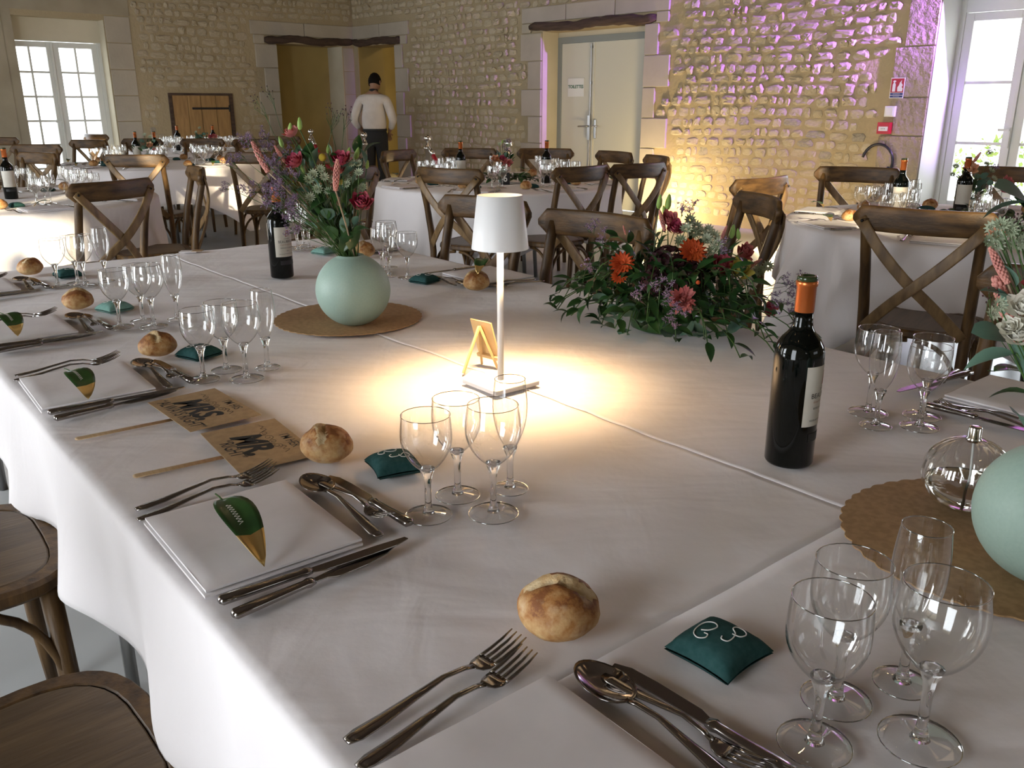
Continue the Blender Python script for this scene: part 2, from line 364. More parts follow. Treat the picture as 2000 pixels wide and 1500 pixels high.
def solid_glass(name, col=(1, 1, 1), ior=1.45):
    m = bpy.data.materials.new(name); m.use_nodes = True; nt = m.node_tree; N = nt.nodes; N.remove(N['Principled BSDF'])
    g = N.new('ShaderNodeBsdfGlass'); g.inputs['IOR'].default_value = ior; g.inputs['Roughness'].default_value = 0; g.inputs[0].default_value = (*col, 1)
    nt.links.new(g.outputs[0], N['Material Output'].inputs[0]); return m
M['solidglass'] = solid_glass('solid_glass', (.98, .98, .98))
def emit(name, col, s):
    m = bpy.data.materials.new(name); m.use_nodes = True; nt = m.node_tree; N = nt.nodes; N.remove(N['Principled BSDF'])
    g = N.new('ShaderNodeEmission'); g.inputs[0].default_value = (*col, 1); g.inputs[1].default_value = s; nt.links.new(g.outputs[0], N['Material Output'].inputs[0]); return m
M['led'] = emit('warm_led', (1, .62, .28), 30)
M['bulb'] = emit('fairy_bulb', (1, .66, .32), 45)
# ============================================================ ROOM
def slab(mb, x0, x1, z1, openings, th=.5, m=0, z0=0):
    x = x0
    for (a, b, lo, hi) in sorted(openings):
        if a > x: mb.box(x, a, 0, th, z0, z1, m)
        if lo > z0: mb.box(a, b, 0, th, z0, lo, m)
        mb.box(a, b, 0, th, hi, z1, m); x = b
    mb.box(x, x1, 0, th, z0, z1, m)
HT = 3.9
mb = MB(); slab(mb, -.5, 20, HT, [(.12, 1.17, 0, 2.20), (4.42, 6.11, 0, 2.19), (9.42, 10.62, 0, 2.26), (13.4, 14.6, 0, 2.26)])
wall_r = mb.obj('wall_right', M['mortar'], smooth=False, loc=C0, rot=(0, 0, AR)); tag(wall_r, 'rubble stone wall with purple light at its right end and warm light at its foot', kind='structure')
mb = MB(); slab(mb, -11.4, 0, HT, [(-5.17, -3.93, 0, 2.38), (-1.40, -.22, 0, 2.20)])
mb.box(-12, -5.05, -.004, 0, 0, HT, 1)
wall_l = mb.obj('wall_left', [M['mortar'], M['plast']], smooth=False, loc=C0, rot=(0, 0, AL)); tag(wall_l, 'end wall of stone with tall glazed doors, a wooden hatch and an ochre niche', kind='structure')
# rest of the hall (behind and left of the camera)
mb = MB(); slab(mb, -.5, 20.5, HT, [(k - wd / 2, k + wd / 2, .05, 2.75) for k, wd in WINK] + [(17.8, 19.6, 2.5, 3.15)])
o = mb.obj('wall_window_side', M['cream'], smooth=False, loc=WK(0, 11.4), rot=(0, 0, AR)); tag(o, None, kind='structure')
mb = MB(); mb.box(0, 11.4, 0, .4, 0, HT)
o = mb.obj('wall_back', M['cream'], smooth=False, loc=WK(20, 11.4), rot=(0, 0, AL)); tag(o, None, kind='structure')
mb = MB(); mb.box(-.6, 20.4, -11.9, .6, -.1, 0)
o = mb.obj('floor', M['floor'], smooth=False, loc=C0, rot=(0, 0, AR)); tag(o, 'pale smooth concrete floor', kind='structure')
mb = MB(); mb.box(-.6, 20.4, -11.9, .6, HT, HT + .1)
ceil = mb.obj('ceiling', M['ceil'], smooth=False, loc=C0, rot=(0, 0, AR)); tag(ceil, None, kind='structure')
for k in (2.5, 5.9, 9.3, 12.7, 16.1):
    mb = MB(); mb.box(k - .12, k + .12, -11.4, 0, HT - .34, HT - .002); mb.obj('ceiling_beam', M['beam'], ceil, False, bevel=.01)
mb = MB()
for i in range(90):
    k = rnd.uniform(2, 17); q = rnd.choice((2.2, 4.4, 6.6, 8.8)) + rnd.uniform(-.2, .2); mb.ball((k, -q, HT - .5 - .25 * abs(math.sin(k * .92))), .016, 6, 4)
tag(mb.obj('fairy_lights', M['bulb'], None, loc=C0, rot=(0, 0, AR)), 'string of warm fairy bulbs hung across under the ceiling beams', 'lights', kind='stuff')
# room beyond the right doorway
mb = MB(); mb.box(-1.6, 2.6, 2.0, 2.1, 0, 2.9); mb.box(-1.7, -1.6, .5, 2.1, 0, 2.9); mb.box(2.6, 2.7, .5, 2.1, 0, 2.9); mb.box(-1.7, 2.7, .5, 2.1, 2.8, 2.9); mb.box(-1.7, 2.7, .5, 2.1, -.1, -.001)
tag(mb.obj('wall_passage', M['yellow'], smooth=False, loc=C0, rot=(0, 0, AR)), 'ochre passage wall seen through the right doorway', kind='structure')
mb = MB(); mb.box(-1.40, -.22, .43, .45, 0, 2.2); mb.obj('niche_back', M['yellow'], wall_l, False)
mb = MB(); mb.box(-.232, -.219, .0, .43, 0, 2.2); mb.obj('niche_reveal', M['cream'], wall_l, False)
mb = MB(); mb.box(.119, .125, .01, .5, 0, 2.2); mb.obj('doorway_reveal', M['yellow'], wall_r, False)

# ---- stones of the walls
def stone_mb(r):
    n = 9; out = []; ph = r.uniform(0, 6)
    for i in range(n):
        a = 2 * PI * i / n + r.uniform(-.12, .12)
        c, s_ = math.cos(a), math.sin(a); c = math.copysign(abs(c) ** .62, c); s_ = math.copysign(abs(s_) ** .62, s_)
        out.append((.5 * c * r.uniform(.78, 1.02), .5 * s_ * r.uniform(.74, 1.02)))
    mb = MB(); tx, tz = r.uniform(-.7, .7), r.uniform(-.5, .5)
    vs = [(x, 0, z) for x, z in out] + [(x * .93, -.62 + tx * x + tz * z + r.uniform(-.22, .16), z * .93) for x, z in out] + [(x * .62, -1 + tx * x + tz * z + r.uniform(-.3, .3), z * .62) for x, z in out] + [(0, -1.02 + r.uniform(-.2, .1), 0)]
    fs = []
    for k in range(2):
        for i in range(n): fs.append((k * n + i, k * n + (i + 1) % n, (k + 1) * n + (i + 1) % n, (k + 1) * n + i))
    for i in range(n): fs.append((2 * n + i, 2 * n + (i + 1) % n, 3 * n))
    mb.add(vs, [f[::-1] for f in fs]); return mb
SV = [stone_mb(rnd) for _ in range(24)]; SVM = [s.mesh('stone', M['stone'], False) for s in SV]; SVG = [s.mesh('stone', M['greystone'], False) for s in SV[:10]]
def stones(parent, fields, excl, sgn, cx, dist, limit, z_lo=.12, prot=.022):
    lst = []
    z = z_lo
    while z < 3.0:
        h = rnd.uniform(.082, .118)
        for (a, b) in fields:
            x = a + rnd.uniform(-.05, .03)
            while x < b:
                L = rnd.choice((rnd.uniform(.06, .12), rnd.uniform(.10, .19), rnd.uniform(.14, .28)))
                x0, x1 = max(x, a), min(x + L, b); x += L
                if x1 - x0 < .05: continue
                if any(x0 < e[1] + .004 and x1 > e[0] - .004 and z < e[3] and z + h > e[2] for e in excl): continue
                zz = z + h / 2 + .014 * math.sin(x0 * 2.3 + z * 3) + rnd.uniform(-.008, .008)
                lst.append(((x0 + x1) / 2, zz, (x1 - x0) * rnd.uniform(.90, 1.02), h * rnd.uniform(.80, 1.08), rnd.randrange(24), prot * rnd.uniform(.4, 1.6) * (.35 if zz < .9 else (.6 if zz < 1.3 else 1.1))))
        z += h
    lst.sort(key=lambda s: -(s[2] * s[3]) / ((s[0] - cx) ** 2 + dist ** 2 + (6 if s[1] > 2.6 else 0)))
    rest = MB()
    for i, (x, z, w_, h_, v, d) in enumerate(lst):
        if i < limit:
            gq = z < 1.15 and rnd.random() < .38 and v < 10; o = bpy.data.objects.new('stone', SVG[v] if gq else SVM[v]); COL.objects.link(o); o.parent = parent
            o.location = (x * sgn, .002, z); o.scale = (w_, d, h_)
        else:
            rest.join(SV[v], Matrix.Translation((x * sgn, .002, z)) @ Matrix.Diagonal((w_, d, h_, 1)))
    if rest.v: rest.obj('small_stones', M['stone'], parent, False)['kind'] = 'stuff'
def quoin(parent, x0, x1, z0, z1, d=.03, g=.005, m='quoin'):
    mb = MB(); mb.box(x0 + g, x1 - g, -d, .002, z0 + g, z1 - g); return mb.obj('quoin_stone', M[m], parent, False, bevel=.006)
ex = []
def qcol(parent, edge, side, zs, wide, narrow, first, sgn=1):
    for i in range(len(zs) - 1):
        w_ = (wide if (i + first) % 2 == 0 else narrow) + rnd.uniform(-.015, .015)
        a, b = (edge - w_, edge) if side < 0 else (edge, edge + w_)
        ex.append((a, b, zs[i], zs[i + 1]))
        if sgn > 0: quoin(parent, a, b, zs[i], zs[i + 1])
        else: quoin(parent, -b, -a, zs[i], zs[i + 1])
ZS = [0, .14, .47, .81, 1.15, 1.49, 1.84, 2.18]
def band(parent, a, b, z0, z1, n, sgn=1):
    w_ = (b - a) / n
    for i in range(n):
        x0, x1 = a + i * w_, a + (i + 1) * w_
        if sgn > 0: quoin(parent, x0, x1, z0, z1)
        else: quoin(parent, -x1, -x0, z0, z1)
    ex.append((a, b, z0, z1))
def old_beam(parent, a, b, z0, z1, seed):
    mb = MB(); r = random.Random(seed); n = 22
    for i in range(n + 1): pass
    pts = [(a + (b - a) * i / n, -.012, (z0 + z1) / 2 + r.uniform(-.008, .008) + .012 * math.sin(i * .5 + seed)) for i in range(n + 1)]
    hs = [(z1 - z0) / 2 * (.55 if i in (0, n) else r.uniform(.85, 1.08)) for i in range(n + 1)]
    mb.sweep(pts, [.052] * (n + 1), hs, 10, up=(0, 0, 1), power=.6); return mb.obj('lintel_beam', M['beam'], parent)
# right wall surrounds
qcol(wall_r, 4.42, -1, ZS, .38, .24, 0); qcol(wall_r, 6.11, 1, ZS, .37, .20, 1)
band(wall_r, 4.05, 6.45, 2.30, 2.49, 3); ex.append((4.0, 6.6, 2.14, 2.32)); quoin(wall_r, 4.05, 4.22, 2.18, 2.30); quoin(wall_r, 6.27, 6.45, 2.18, 2.30)
old_beam(wall_r, 4.22, 6.27, 2.185, 2.30, 1)
qcol(wall_r, 1.17, 1, ZS, .36, .22, 1); ex.append((-.1, .13, 0, 2.2)); band(wall_r, .02, 1.55, 2.31, 2.51, 2); ex.append((0, 1.5, 2.1, 2.34)); quoin(wall_r, 1.33, 1.5, 2.18, 2.31)
old_beam(wall_r, .02, 1.34, 2.20, 2.31, 2)
for z0, z1, w_ in ((0, .5, .30), (.5, 1.02, .42), (1.02, 1.36, .30), (1.36, 1.80, .36), (1.80, 2.26, .28), (2.26, 2.62, .5)):
    ex.append((9.42 - w_, 9.42, z0, z1)); quoin(wall_r, 9.42 - w_, 9.42, z0, z1, .022, m='roughq')
ex.append((9.42, 10.7, 0, 2.36)); ex.append((4.4, 6.12, 0, 2.3)); ex.append((0, 1.2, 0, 2.3)); ex.append((8.98, 9.26, 1.02, 1.62))
old_beam(wall_r, 9.3, 10.9, 2.255, 2.36, 3)
stones(wall_r, [(0, 9.42), (9.42, 10.8)], ex, 1, 12.9, 8.38, 300)
# left wall surrounds (k grows to the left there)
ex = []
qcol(wall_l, 1.40, 1, ZS, .36, .24, 0, -1); ex.append((-.1, .24, 0, 2.2)); band(wall_l, .0, 1.82, 2.31, 2.51, 2, -1); ex.append((0, 1.8, 2.1, 2.34)); quoin(wall_l, -1.78, -1.6, 2.18, 2.31)
for i in range(6): quoin(wall_l, -.21, -.006, .02 + i * .36, .38 + i * .36, .004)
old_beam(wall_l, -1.60, -.02, 2.20, 2.315, 4)
for i, z in enumerate((0, .36, .72, 1.08, 1.42, 1.76, 2.1)): quoin(wall_l, -3.92, -3.58, z, z + (.36 if i < 3 else .34), .012)
ex += [(3.56, 6, 0, 4), (2.1, 3.24, 0, 1.50), (.2, 1.42, 0, 2.3)]
mb = MB(); mb.box(-6.2, -3.58, -.012, 0, 2.45, HT); mb.box(-11.4, -5.17, -.012, 0, 0, 2.45); mb.obj('plaster_panel', M['plast'], wall_l, False)
stones(wall_l, [(0, 3.56)], ex, -1, 8.37, 12.9, 260, prot=.015)
p = WK(.9, -1.2, 2.5); light('POINT', 'passage_lamp', p, None, 8, (1, .78, .45), .08)

# ---- windows
def window(name, parent_loc, rz, x0, x1, z1, y, nx, rows, stile, midw, label, bottom):
    """two glazed leaves; x along wall, y = depth of the joinery"""
    r = bpy.data.objects.new(name, None); COL.objects.link(r); r.location = parent_loc; r.rotation_euler = (0, 0, rz); tag(r, label, kind='structure')
    mb = MB(); fw = .05
    for a, b in ((x0, x0 + fw), (x1 - fw, x1)): mb.box(a, b, y, y + .07, 0, z1)
    mb.box(x0 + fw, x1 - fw, y, y + .07, rows[0] + .075, z1); mb.obj('window_frame', M['wpaint'], r, False, bevel=.004)
    xm = (x0 + x1) / 2
    for a, b in ((x0 + fw, xm - .002), (xm + .002, x1 - fw)):
        L = MB(); yy = y + .012
        L.box(a, a + stile, yy, yy + .045, 0, rows[0] + .07); L.box(b - stile, b, yy, yy + .045, 0, rows[0] + .07)
        L.box(a + stile, b - stile, yy, yy + .045, rows[0], rows[0] + .07); L.box(a + stile, b - stile, yy, yy + .045, 0, rows[-1])
        lf = L.obj('window_leaf', M['wpaint'], r, False, bevel=.004)
        gx = [a + stile + (b - a - 2 * stile) * i / nx for i in range(nx + 1)]
        B = MB()
        for z in rows[1:-1]: B.box(gx[0], gx[-1], yy + .008, yy + .036, z - .013, z + .013)
        for x in gx[1:-1]: B.box(x - .012, x + .012, yy + .01, yy + .034, rows[-1], rows[0])
        B.obj('glazing_bar', M['wpaint'], lf, False)
        for i in range(nx):
            for j in range(len(rows) - 1):
                G = MB(); G.box(gx[i] + .001, gx[i + 1] - .001, yy + .02, yy + .023, rows[j + 1] + .001, rows[j] - .001); G.obj('pane', M['pane'], lf, False)
    G = MB(); G.box(xm - .03, xm + .0, y - .004, y + .012, 0, rows[0] + .07); G.box(xm - .02, xm - .005, y - .02, y - .004, .92, 1.1); G.box(xm - .11, xm - .01, y - .035, y - .02, 1.07, 1.09)
    G.obj('window_handle', M['wpaint'], r, False, bevel=.002)
    return r
wl = window('window_1', C0, AL, -5.17, -3.93, 2.38, .22, 2, [2.02, 1.71, 1.40, 1.09, .78, .47, .16], .075, .1, 'tall white glazed double door in the end wall, at the left edge', .16)
wr = window('window_2', C0, AR, 9.42, 10.62, 2.26, .42, 1, [2.02, 1.49, .955, .42], .075, .1, 'tall white glazed double door washed in purple light, at the right edge', .42)
mb = MB(); mb.box(-5.17, -3.93, .20, .22, 2.10, 2.38); mb.obj('plaster_panel', M['cream'], wl, False)
mb = MB(); mb.box(9.415, 9.424, 0, .42, 0, 2.26); mb.box(9.42, 10.62, 0, .42, 2.256, 2.262); mb.obj('window_reveal', M['wpaint'], wr, False)
mb = MB(); mb.box(-3.934, -3.926, 0, .22, 0, 2.38); mb.box(-5.174, -5.166, 0, .22, 0, 2.38); mb.obj('window_reveal', M['cream'], wl, False)
# outdoors seen through the panes: a porch post and shrubs
mb = MB(); mb.box(-.05, .05, -.05, .05, 0, 3.2); tag(mb.obj('porch_post', M['gpaint'], None, False, loc=WK(-1.9, 5.35), rot=(0, 0, AR)), 'grey porch post outside the left glazed doors', 'post')
def shrub(loc, n, rx, rz_, seed):
    mb = MB(); r = random.Random(seed)
    for i in range(n):
        a, b = r.uniform(0, 2 * PI), r.uniform(-1, 1); q = rx * r.random() ** .4
        c = Vector((q * math.cos(a) * math.sqrt(1 - b * b), q * math.sin(a) * math.sqrt(1 - b * b), rz_ + rz_ * b * .95)); s_ = r.uniform(.03, .06)
        m_ = TR(c) @ Matrix.Rotation(r.uniform(0, 6), 4, Vector((r.random(), r.random(), r.random())).normalized())
        mb.add([m_ @ Vector(v) for v in ((-s_, 0, 0), (0, s_ * .5, .01), (s_, 0, 0), (0, -s_ * .5, .01))], [(0, 1, 2, 3)])
    o = mb.obj('garden_shrub', M['shrub'], None, False, loc=loc); return o
tag(shrub(WK(-4.2, 5.7), 700, .7, .55, 3), 'yellow green shrub seen through the lower panes of the left doors', 'shrub', kind='stuff')
g_ = MB(); r_ = random.Random(4)
for i in range(360):
    c = Vector((-2.1 + r_.uniform(-1.6, 1.6), -5.2 + r_.uniform(-.7, .7), r_.uniform(.7, 4.2))); s_ = r_.uniform(.10, .26); m_ = TR(c) @ Matrix.Rotation(r_.uniform(-.9, .9), 4, 'X') @ Matrix.Rotation(r_.uniform(0, 6), 4, 'Y')
    g_.add([m_ @ Vector(v) for v in ((-s_, 0, 0), (-s_ * .3, 0, s_ * .5), (s_ * .5, 0, s_ * .45), (s_, 0, 0), (s_ * .3, 0, -s_ * .5), (-s_ * .5, 0, -s_ * .4))], [(0, 1, 2, 3, 4, 5)])
tag(g_.obj('garden_tree', M['shrub'], None, False), 'garden tree outside the side windows, dappling the sunlight', 'tree', kind='stuff')
tag(shrub(WK(9.3, -3.2), 500, .9, .5, 4), 'low green shrub seen through the bottom of the right window', 'shrub', kind='stuff')

# ---- toilets door
d = bpy.data.objects.new('door_1', None); COL.objects.link(d); d.location = C0; d.rotation_euler = (0, 0, AR); tag(d, 'cream double door with a toilets sign in a grey frame', kind='structure')
y = .28
mb = MB(); mb.box(4.42, 4.49, y, y + .08, 0, 2.13); mb.box(6.03, 6.11, y, y + .08, 0, 2.13); mb.box(4.49, 6.03, y, y + .08, 2.055, 2.13); mb.obj('door_frame', M['gpaint'], d, False, bevel=.003)
mb = MB(); mb.box(4.42, 6.11, y + .01, y + .06, 2.13, 2.19); mb.obj('door_head_infill', M['cream'], d, False)
mb = MB(); mb.box(4.415, 4.424, 0, y, 0, 2.19); mb.box(6.106, 6.115, 0, y, 0, 2.19); mb.obj('door_reveal', M['cream'], d, False)
l1 = MB(); l1.box(4.49, 5.037, y + .012, y + .055, .01, 2.052); l1 = l1.obj('door_leaf', M['doorp'], d, False, bevel=.003)
l2 = MB(); l2.box(5.043, 6.03, y + .012, y + .055, .01, 2.052); l2 = l2.obj('door_leaf', M['doorp'], d, False, bevel=.003)
mb = MB(); mb.box(5.044, 5.075, y + .002, y + .012, .01, 2.05); mb.obj('cover_strip', M['doorp'], l2, False)
mb = MB(); mb.sweep([(5.022, y - .004, .05), (5.022, y - .004, 2.04)], .008, .008, 8); mb.box(5.0, 5.045, y - .03, y + .012, .86, 1.17)
for z in (1.55, 1.98, .4): mb.box(5.008, 5.036, y - .012, y + .012, z, z + .03)
mb.obj('bolt_rod', M['steel'], l1, False, bevel=.004)
mb = MB(); mb.sweep([(5.02, y - .03, 1.035), (5.02, y - .062, 1.035), (4.99, y - .066, 1.035), (4.87, y - .06, 1.03)], .011, .011, 8); mb.obj('door_handle', M['steel'], l1)
mb = MB(); mb.box(5.085, 5.125, y, y + .012, .88, 1.12); mb.obj('handle_plate', M['steel'], l2, False, bevel=.006)
mb = MB(); mb.sweep([(5.105, y, 1.035), (5.105, y - .05, 1.035), (5.13, y - .055, 1.035), (5.21, y - .05, 1.035)], .010, .010, 8); mb.obj('door_handle', M['chrome'], l2)
mb = MB(); mb.box(4.615, 4.90, y + .002, y + .010, 1.40, 1.625); sg = mb.obj('sign_plate', M['wh'], l1, False, bevel=.002, label='white plate reading TOILETTES')
t = text_mb('TOILETTES', .056, .001, .0012); mb = MB(); mb.join(t, TR(4.757, y + .0005, 1.52) @ RX(PI / 2)); mb.obj('lettering', M['green'], sg, False)

# ---- wooden hatch
hd = thing('wooden_hatch', 'pale pine hatch with an iron strap hinge set low in the end wall', 'hatch', C0, AL)
x0, x1, z0, z1 = -3.14, -2.24, .55, 1.43
mb = MB(); mb.box(x0 - .03, x0 + .015, -.03, .03, z0, z1 + .03); mb.box(x1 - .015, x1 + .04, -.03, .03, z0, z1 + .03); mb.box(x0 + .015, x1 - .015, -.03, .03, z1, z1 + .03); mb.obj('hatch_frame', M['beam'], hd, False, bevel=.004)
xs = [x0 + .018, x0 + .24, x0 + .44, x0 + .67, x1 - .018]
for a, b in zip(xs, xs[1:]):
    mb = MB(); mb.box(a + .003, b - .003, -.022, .02, z0, z1 - .003); mb.obj('plank', M['pine'], hd, False, bevel=.003)
mb = MB(); mb.box(-2.84, -2.27, -.03, -.022, 1.232, 1.262); mb.sweep([(-2.268, -.03, 1.20), (-2.268, -.03, 1.29)], .012, .012, 8); mb.obj('strap_hinge', M['iron'], hd, False)

# ---- fittings on the right wall
def onwall(name, label, cat): return thing(name, label, cat, C0, AR)
f = onwall('fire_sign', 'red and blue fire extinguisher sign at the top of the row by the right window', 'sign')
mb = MB(); mb.box(9.065, 9.195, -.034, -.028, 1.355, 1.535); mb.obj('sign_board', M['wh'], f, False)
mb = MB(); mb.box(9.071, 9.189, -.0352, -.034, 1.405, 1.528); mb.obj('red_panel', M['signr'], f, False)
mb = MB(); mb.box(9.071, 9.189, -.0352, -.034, 1.383, 1.401); mb.box(9.071, 9.189, -.0352, -.034, 1.361, 1.378); mb.obj('blue_strip', M['blue'], f, False)
mb = MB(); pr = [(9.086, 1.413), (9.114, 1.413), (9.114, 1.475), (9.108, 1.488), (9.104, 1.492), (9.112, 1.50), (9.118, 1.505), (9.104, 1.512), (9.096, 1.512), (9.084, 1.50), (9.096, 1.498), (9.092, 1.488), (9.086, 1.475)]
mp = TR(0, -.0354, 0) @ RX(PI / 2)
mb.prism(pr, 0, .0006, 0, mp); mb.prism([(9.135, 1.414), (9.18, 1.414), (9.184, 1.44), (9.172, 1.452), (9.18, 1.47), (9.165, 1.49), (9.168, 1.515), (9.15, 1.49), (9.145, 1.47), (9.132, 1.45)], 0, .0006, 0, mp)
for z, s_ in ((1.392, .011), (1.3695, .008)):
    mb.join(text_mb('EXTINCTEUR' if s_ > .01 else 'EAU PULVERISEE', s_, 0), TR(9.13, -.0354, z) @ RX(PI / 2))
mb.obj('pictogram', M['wh'], f, False)
f = onwall('light_switch', 'square white light switch between the fire sign and the red call point', 'switch')
mb = MB(); mb.box(9.05, 9.145, -.062, -.02, 1.19, 1.285); mb.obj('switch_box', M['wh'], f, False, bevel=.004); mb = MB(); mb.box(9.062, 9.133, -.067, -.062, 1.202, 1.273); mb.obj('rocker', M['wh'], f, False, bevel=.002)
f = onwall('fire_call_point', 'red fire alarm call point below the white switch', 'alarm')
mb = MB(); mb.box(9.005, 9.125, -.075, -.02, 1.035, 1.14); mb.obj('call_box', M['red'], f, False, bevel=.004)
mb = MB(); mb.box(9.022, 9.108, -.078, -.075, 1.062, 1.102); mb.obj('glass_plate', M['wh'], f, False)
for x in (9.05, 9.065, 9.08): mb = MB(); mb.prism([(x - .005, 1.086), (x + .005, 1.086), (x, 1.077)], 0, .0008, 0, TR(0, -.0785, 0) @ RX(PI / 2)); mb.obj('arrow_mark', M['ink'], f, False)
f = onwall('hose_loop', 'black hose looped on the wall above a chair near the right window', 'hose')
mb = MB(); mb.sweep([(9.035 + .150 * math.cos(a), -.05, .775 + .165 * math.sin(a)) for a in [PI * (-.68 + 1.60 * i / 24) for i in range(25)]][::-1], .013, .013, 8); mb.obj('hose', M['hose'], f)
mb = MB(); mb.sweep([(8.98, -.05, .60), (9.08, -.05, .66), (9.16, -.05, .71), (9.19, -.05, .70)], [.01, .02, .035, .02], [.012] * 4, 8, up=(0, 1, 0)); mb.obj('blue_pouch', M['bluebag'], f)
# uplights themselves
for i, (k, q) in enumerate(((6.65, .50), (8.6, 1.1))):
    f = thing('floor_uplight', ('round floor spotlight lighting the wall right of the toilets door', 'round floor spotlight behind the chairs, right of the brighter one')[i], 'spotlight', WK(k, q, 0))
    mb = MB(); mb.lathe([(.06, 0), (.065, .02), (.065, .06), (.05, .068)], 16); mb.obj('lamp_housing', M['iron'], f)
    mb = MB(); mb.lathe([(.045, .0685), (.045, .070)], 12); mb.obj('lamp_lens', M['led'], f)
# ============================================================ TABLES AND CLOTHS
def fold(d, r=.012):
    """rounded table edge: distance past the edge -> (outward, drop)"""
    q = r * PI / 2
    if d <= 0: return d, 0
    if d < q: return r * math.sin(d / r), r * (1 - math.cos(d / r))
    return r, r + d - q
def wr(u, v):
    n = noise.noise
    a = .0040 * n((u * 2.2 + v * .9, v * 5.5 - u * .8, 1.3)) + .0022 * n((u * 7.5, v * 2.8, 4.1))
    a += .0020 * (1 - 2 * abs(n((u * 2.6 - v * .4, v * 9 + u * 1.6, 7)))) * max(0, n((u * 1.7, v * 1.7, 11)) + .25) * 2
    return a - .0062
def crease(x, c, w_=.006, h=.0012): return h * math.exp(-((x - c) / w_) ** 2)
def long_cloth(name, label, ua, ub, va, vb, over_l=0, over_r=0, over_f=0, z=.75, seed=0, st=.0125):
    """cloth over the table between ua..ub, va..vb with overhangs past left / right / far edges"""
    mb = MB(); U0, U1, V1 = ua - over_l, ub + over_r, vb + over_f
    nu = int((U1 - U0) / st); nv = int((V1 - va) / (st * 1.6))
    def fn(i, j):
        u = U0 + (U1 - U0) * i; v = va + (V1 - va) * j
        dl, dr, df = ua - u, u - ub, v - vb
        ol = orr = of = 0; zl = zr = zf = 0; uu, vv = u, v
        hem = .022 * noise.noise((v * 2.3, seed, 0)) + .012 * noise.noise((v * 7, seed, 3))
        if over_l and dl > 0:
            ol, zl = fold(dl * (1 + hem * 4)); t_ = max(0, zl - .02) / .24
            ol += t_ * (.014 + .024 * math.sin(v * 13 + 2.2 * noise.noise((v * 2, seed, 5))) + .022 * noise.noise((v * 4.5, t_ * .7, seed + 9)))
            uu = ua - ol
        if over_r and dr > 0:
            orr, zr = fold(dr); t_ = max(0, zr - .02) / .24; orr += t_ * (.02 + .016 * math.sin(v * 11)); uu = ub + orr
        if over_f and df > 0:
            of, zf = fold(df); t_ = max(0, zf - .02) / .24; of += t_ * (.02 + .014 * math.sin(u * 12)); vv = vb + of
        drop = max(zl, zr, zf)
        zz = z - drop + (wr(u, v) if drop < .004 else -.002)
        if drop < .004:
            zz += crease(u, .797, .009, .0022) + crease(v, .52, .009, .002) + crease(v, -.162, .009, .002) + crease(v, 1.25, .005) + crease(v, 1.9, .005) + crease(u, .395, .005, .0009) + crease(u, 1.17, .005, .0009) + crease(v, -.75)
        return T(uu, vv, zz)
    mb.grid(nu, nv, fn)
    o = mb.obj(name, M['cloth']); sm = o.modifiers.new('cloth_thickness', 'SOLIDIFY'); sm.thickness = .0007; sm.offset = -1
    return tag(o, label, 'tablecloth')
long_cloth('tablecloth', 'white cloth over the left half of the long table, hanging down its long left side', 0, .80, -.362, 2.525, .27, 0, .25, .7505, 1)
long_cloth('tablecloth', 'white cloth over the near end of the long table, under the nearest place setting', 0, .80, -1.25, -.36, .27, 0, 0, .7510, 2)
long_cloth('tablecloth', 'white cloth over the right half of the long table, under the foliage centrepiece', .796, 1.55, -1.25, 2.525, 0, .25, .25, .7518, 3)
for i, (a, b) in enumerate(((.01, .785), (.80, 1.54))):
    t = thing('banquet_table', ('left folding table under the long white cloth', 'right folding table under the long white cloth')[i], 'table', (0, 0, 0))
    mb = MB(); mb.box(a, b, -1.2, 2.515, .708, .734); mb.obj('tabletop', M['pine'], t, False, loc=TO, rot=(0, 0, TA))
    for u in (a + .09, b - .09):
        for v in (-1.0, .7, .9, 2.4):
            mb = MB(); mb.sweep([(u, v, 0), (u, v, .709)], .014, .014, 8); mb.obj('leg', M['steel'], t, loc=TO, rot=(0, 0, TA))
def round_cloth(X, Y, R_, label, rot, side, amp, seed):
    mb = MB(); n = 120
    rad = [R_ * (i / 8) for i in range(9)]; dr = [.012, .03, .06, .1, .15, .2, .27, .34, .42, .5]
    def L(a):
        q = max(abs(math.cos(a - rot)), abs(math.sin(a - rot))); return min(side / q - R_, .60)
    vs = []; fs = []
    rows = len(rad) + len(dr)
    for i in range(rows):
        for j in range(n):
            a = 2 * PI * j / n
            if i < len(rad): r = rad[i] if i < len(rad) - 1 else R_ + .004; z = .7495 + (0 if i < 8 else -.002)
            else:
                f_ = dr[i - len(rad)] / .5; d_ = f_ * L(a); fo = L(a) / .45
                r = R_ + .012 + d_ * .10 + amp * min(1, d_ / .25) * (math.sin(a * 9 + seed) * .45 + math.sin(a * 17 + 2 * seed + d_ * 5) * .22 + math.sin(a * 31 + seed) * .10 + noise.noise((math.cos(a) * 4.2, math.sin(a) * 4.2, seed + d_ * 2.2)) * 1.2) * fo
                z = .7475 - d_
            vs.append((r * math.cos(a), r * math.sin(a), z))
    for i in range(rows - 1):
        for j in range(n): fs.append((i * n + j, i * n + (j + 1) % n, (i + 1) * n + (j + 1) % n, (i + 1) * n + j))
    mb.add(vs, [f[::-1] for f in fs]); o = mb.obj('tablecloth', M['cloth'], loc=(X, Y, 0)); sm = o.modifiers.new('cloth_thickness', 'SOLIDIFY'); sm.thickness = .0015; sm.offset = -1
    return tag(o, label, 'tablecloth', 'cloths of the round tables')
ROUND = {'mid': (-.10, 6.55, .90), 'right': (2.26, 4.22, .88), 'nearleft': (-3.12, 5.30, .90), 'midleft': (-3.45, 8.70, .92), 'far': (-3.95, 11.3, .85)}
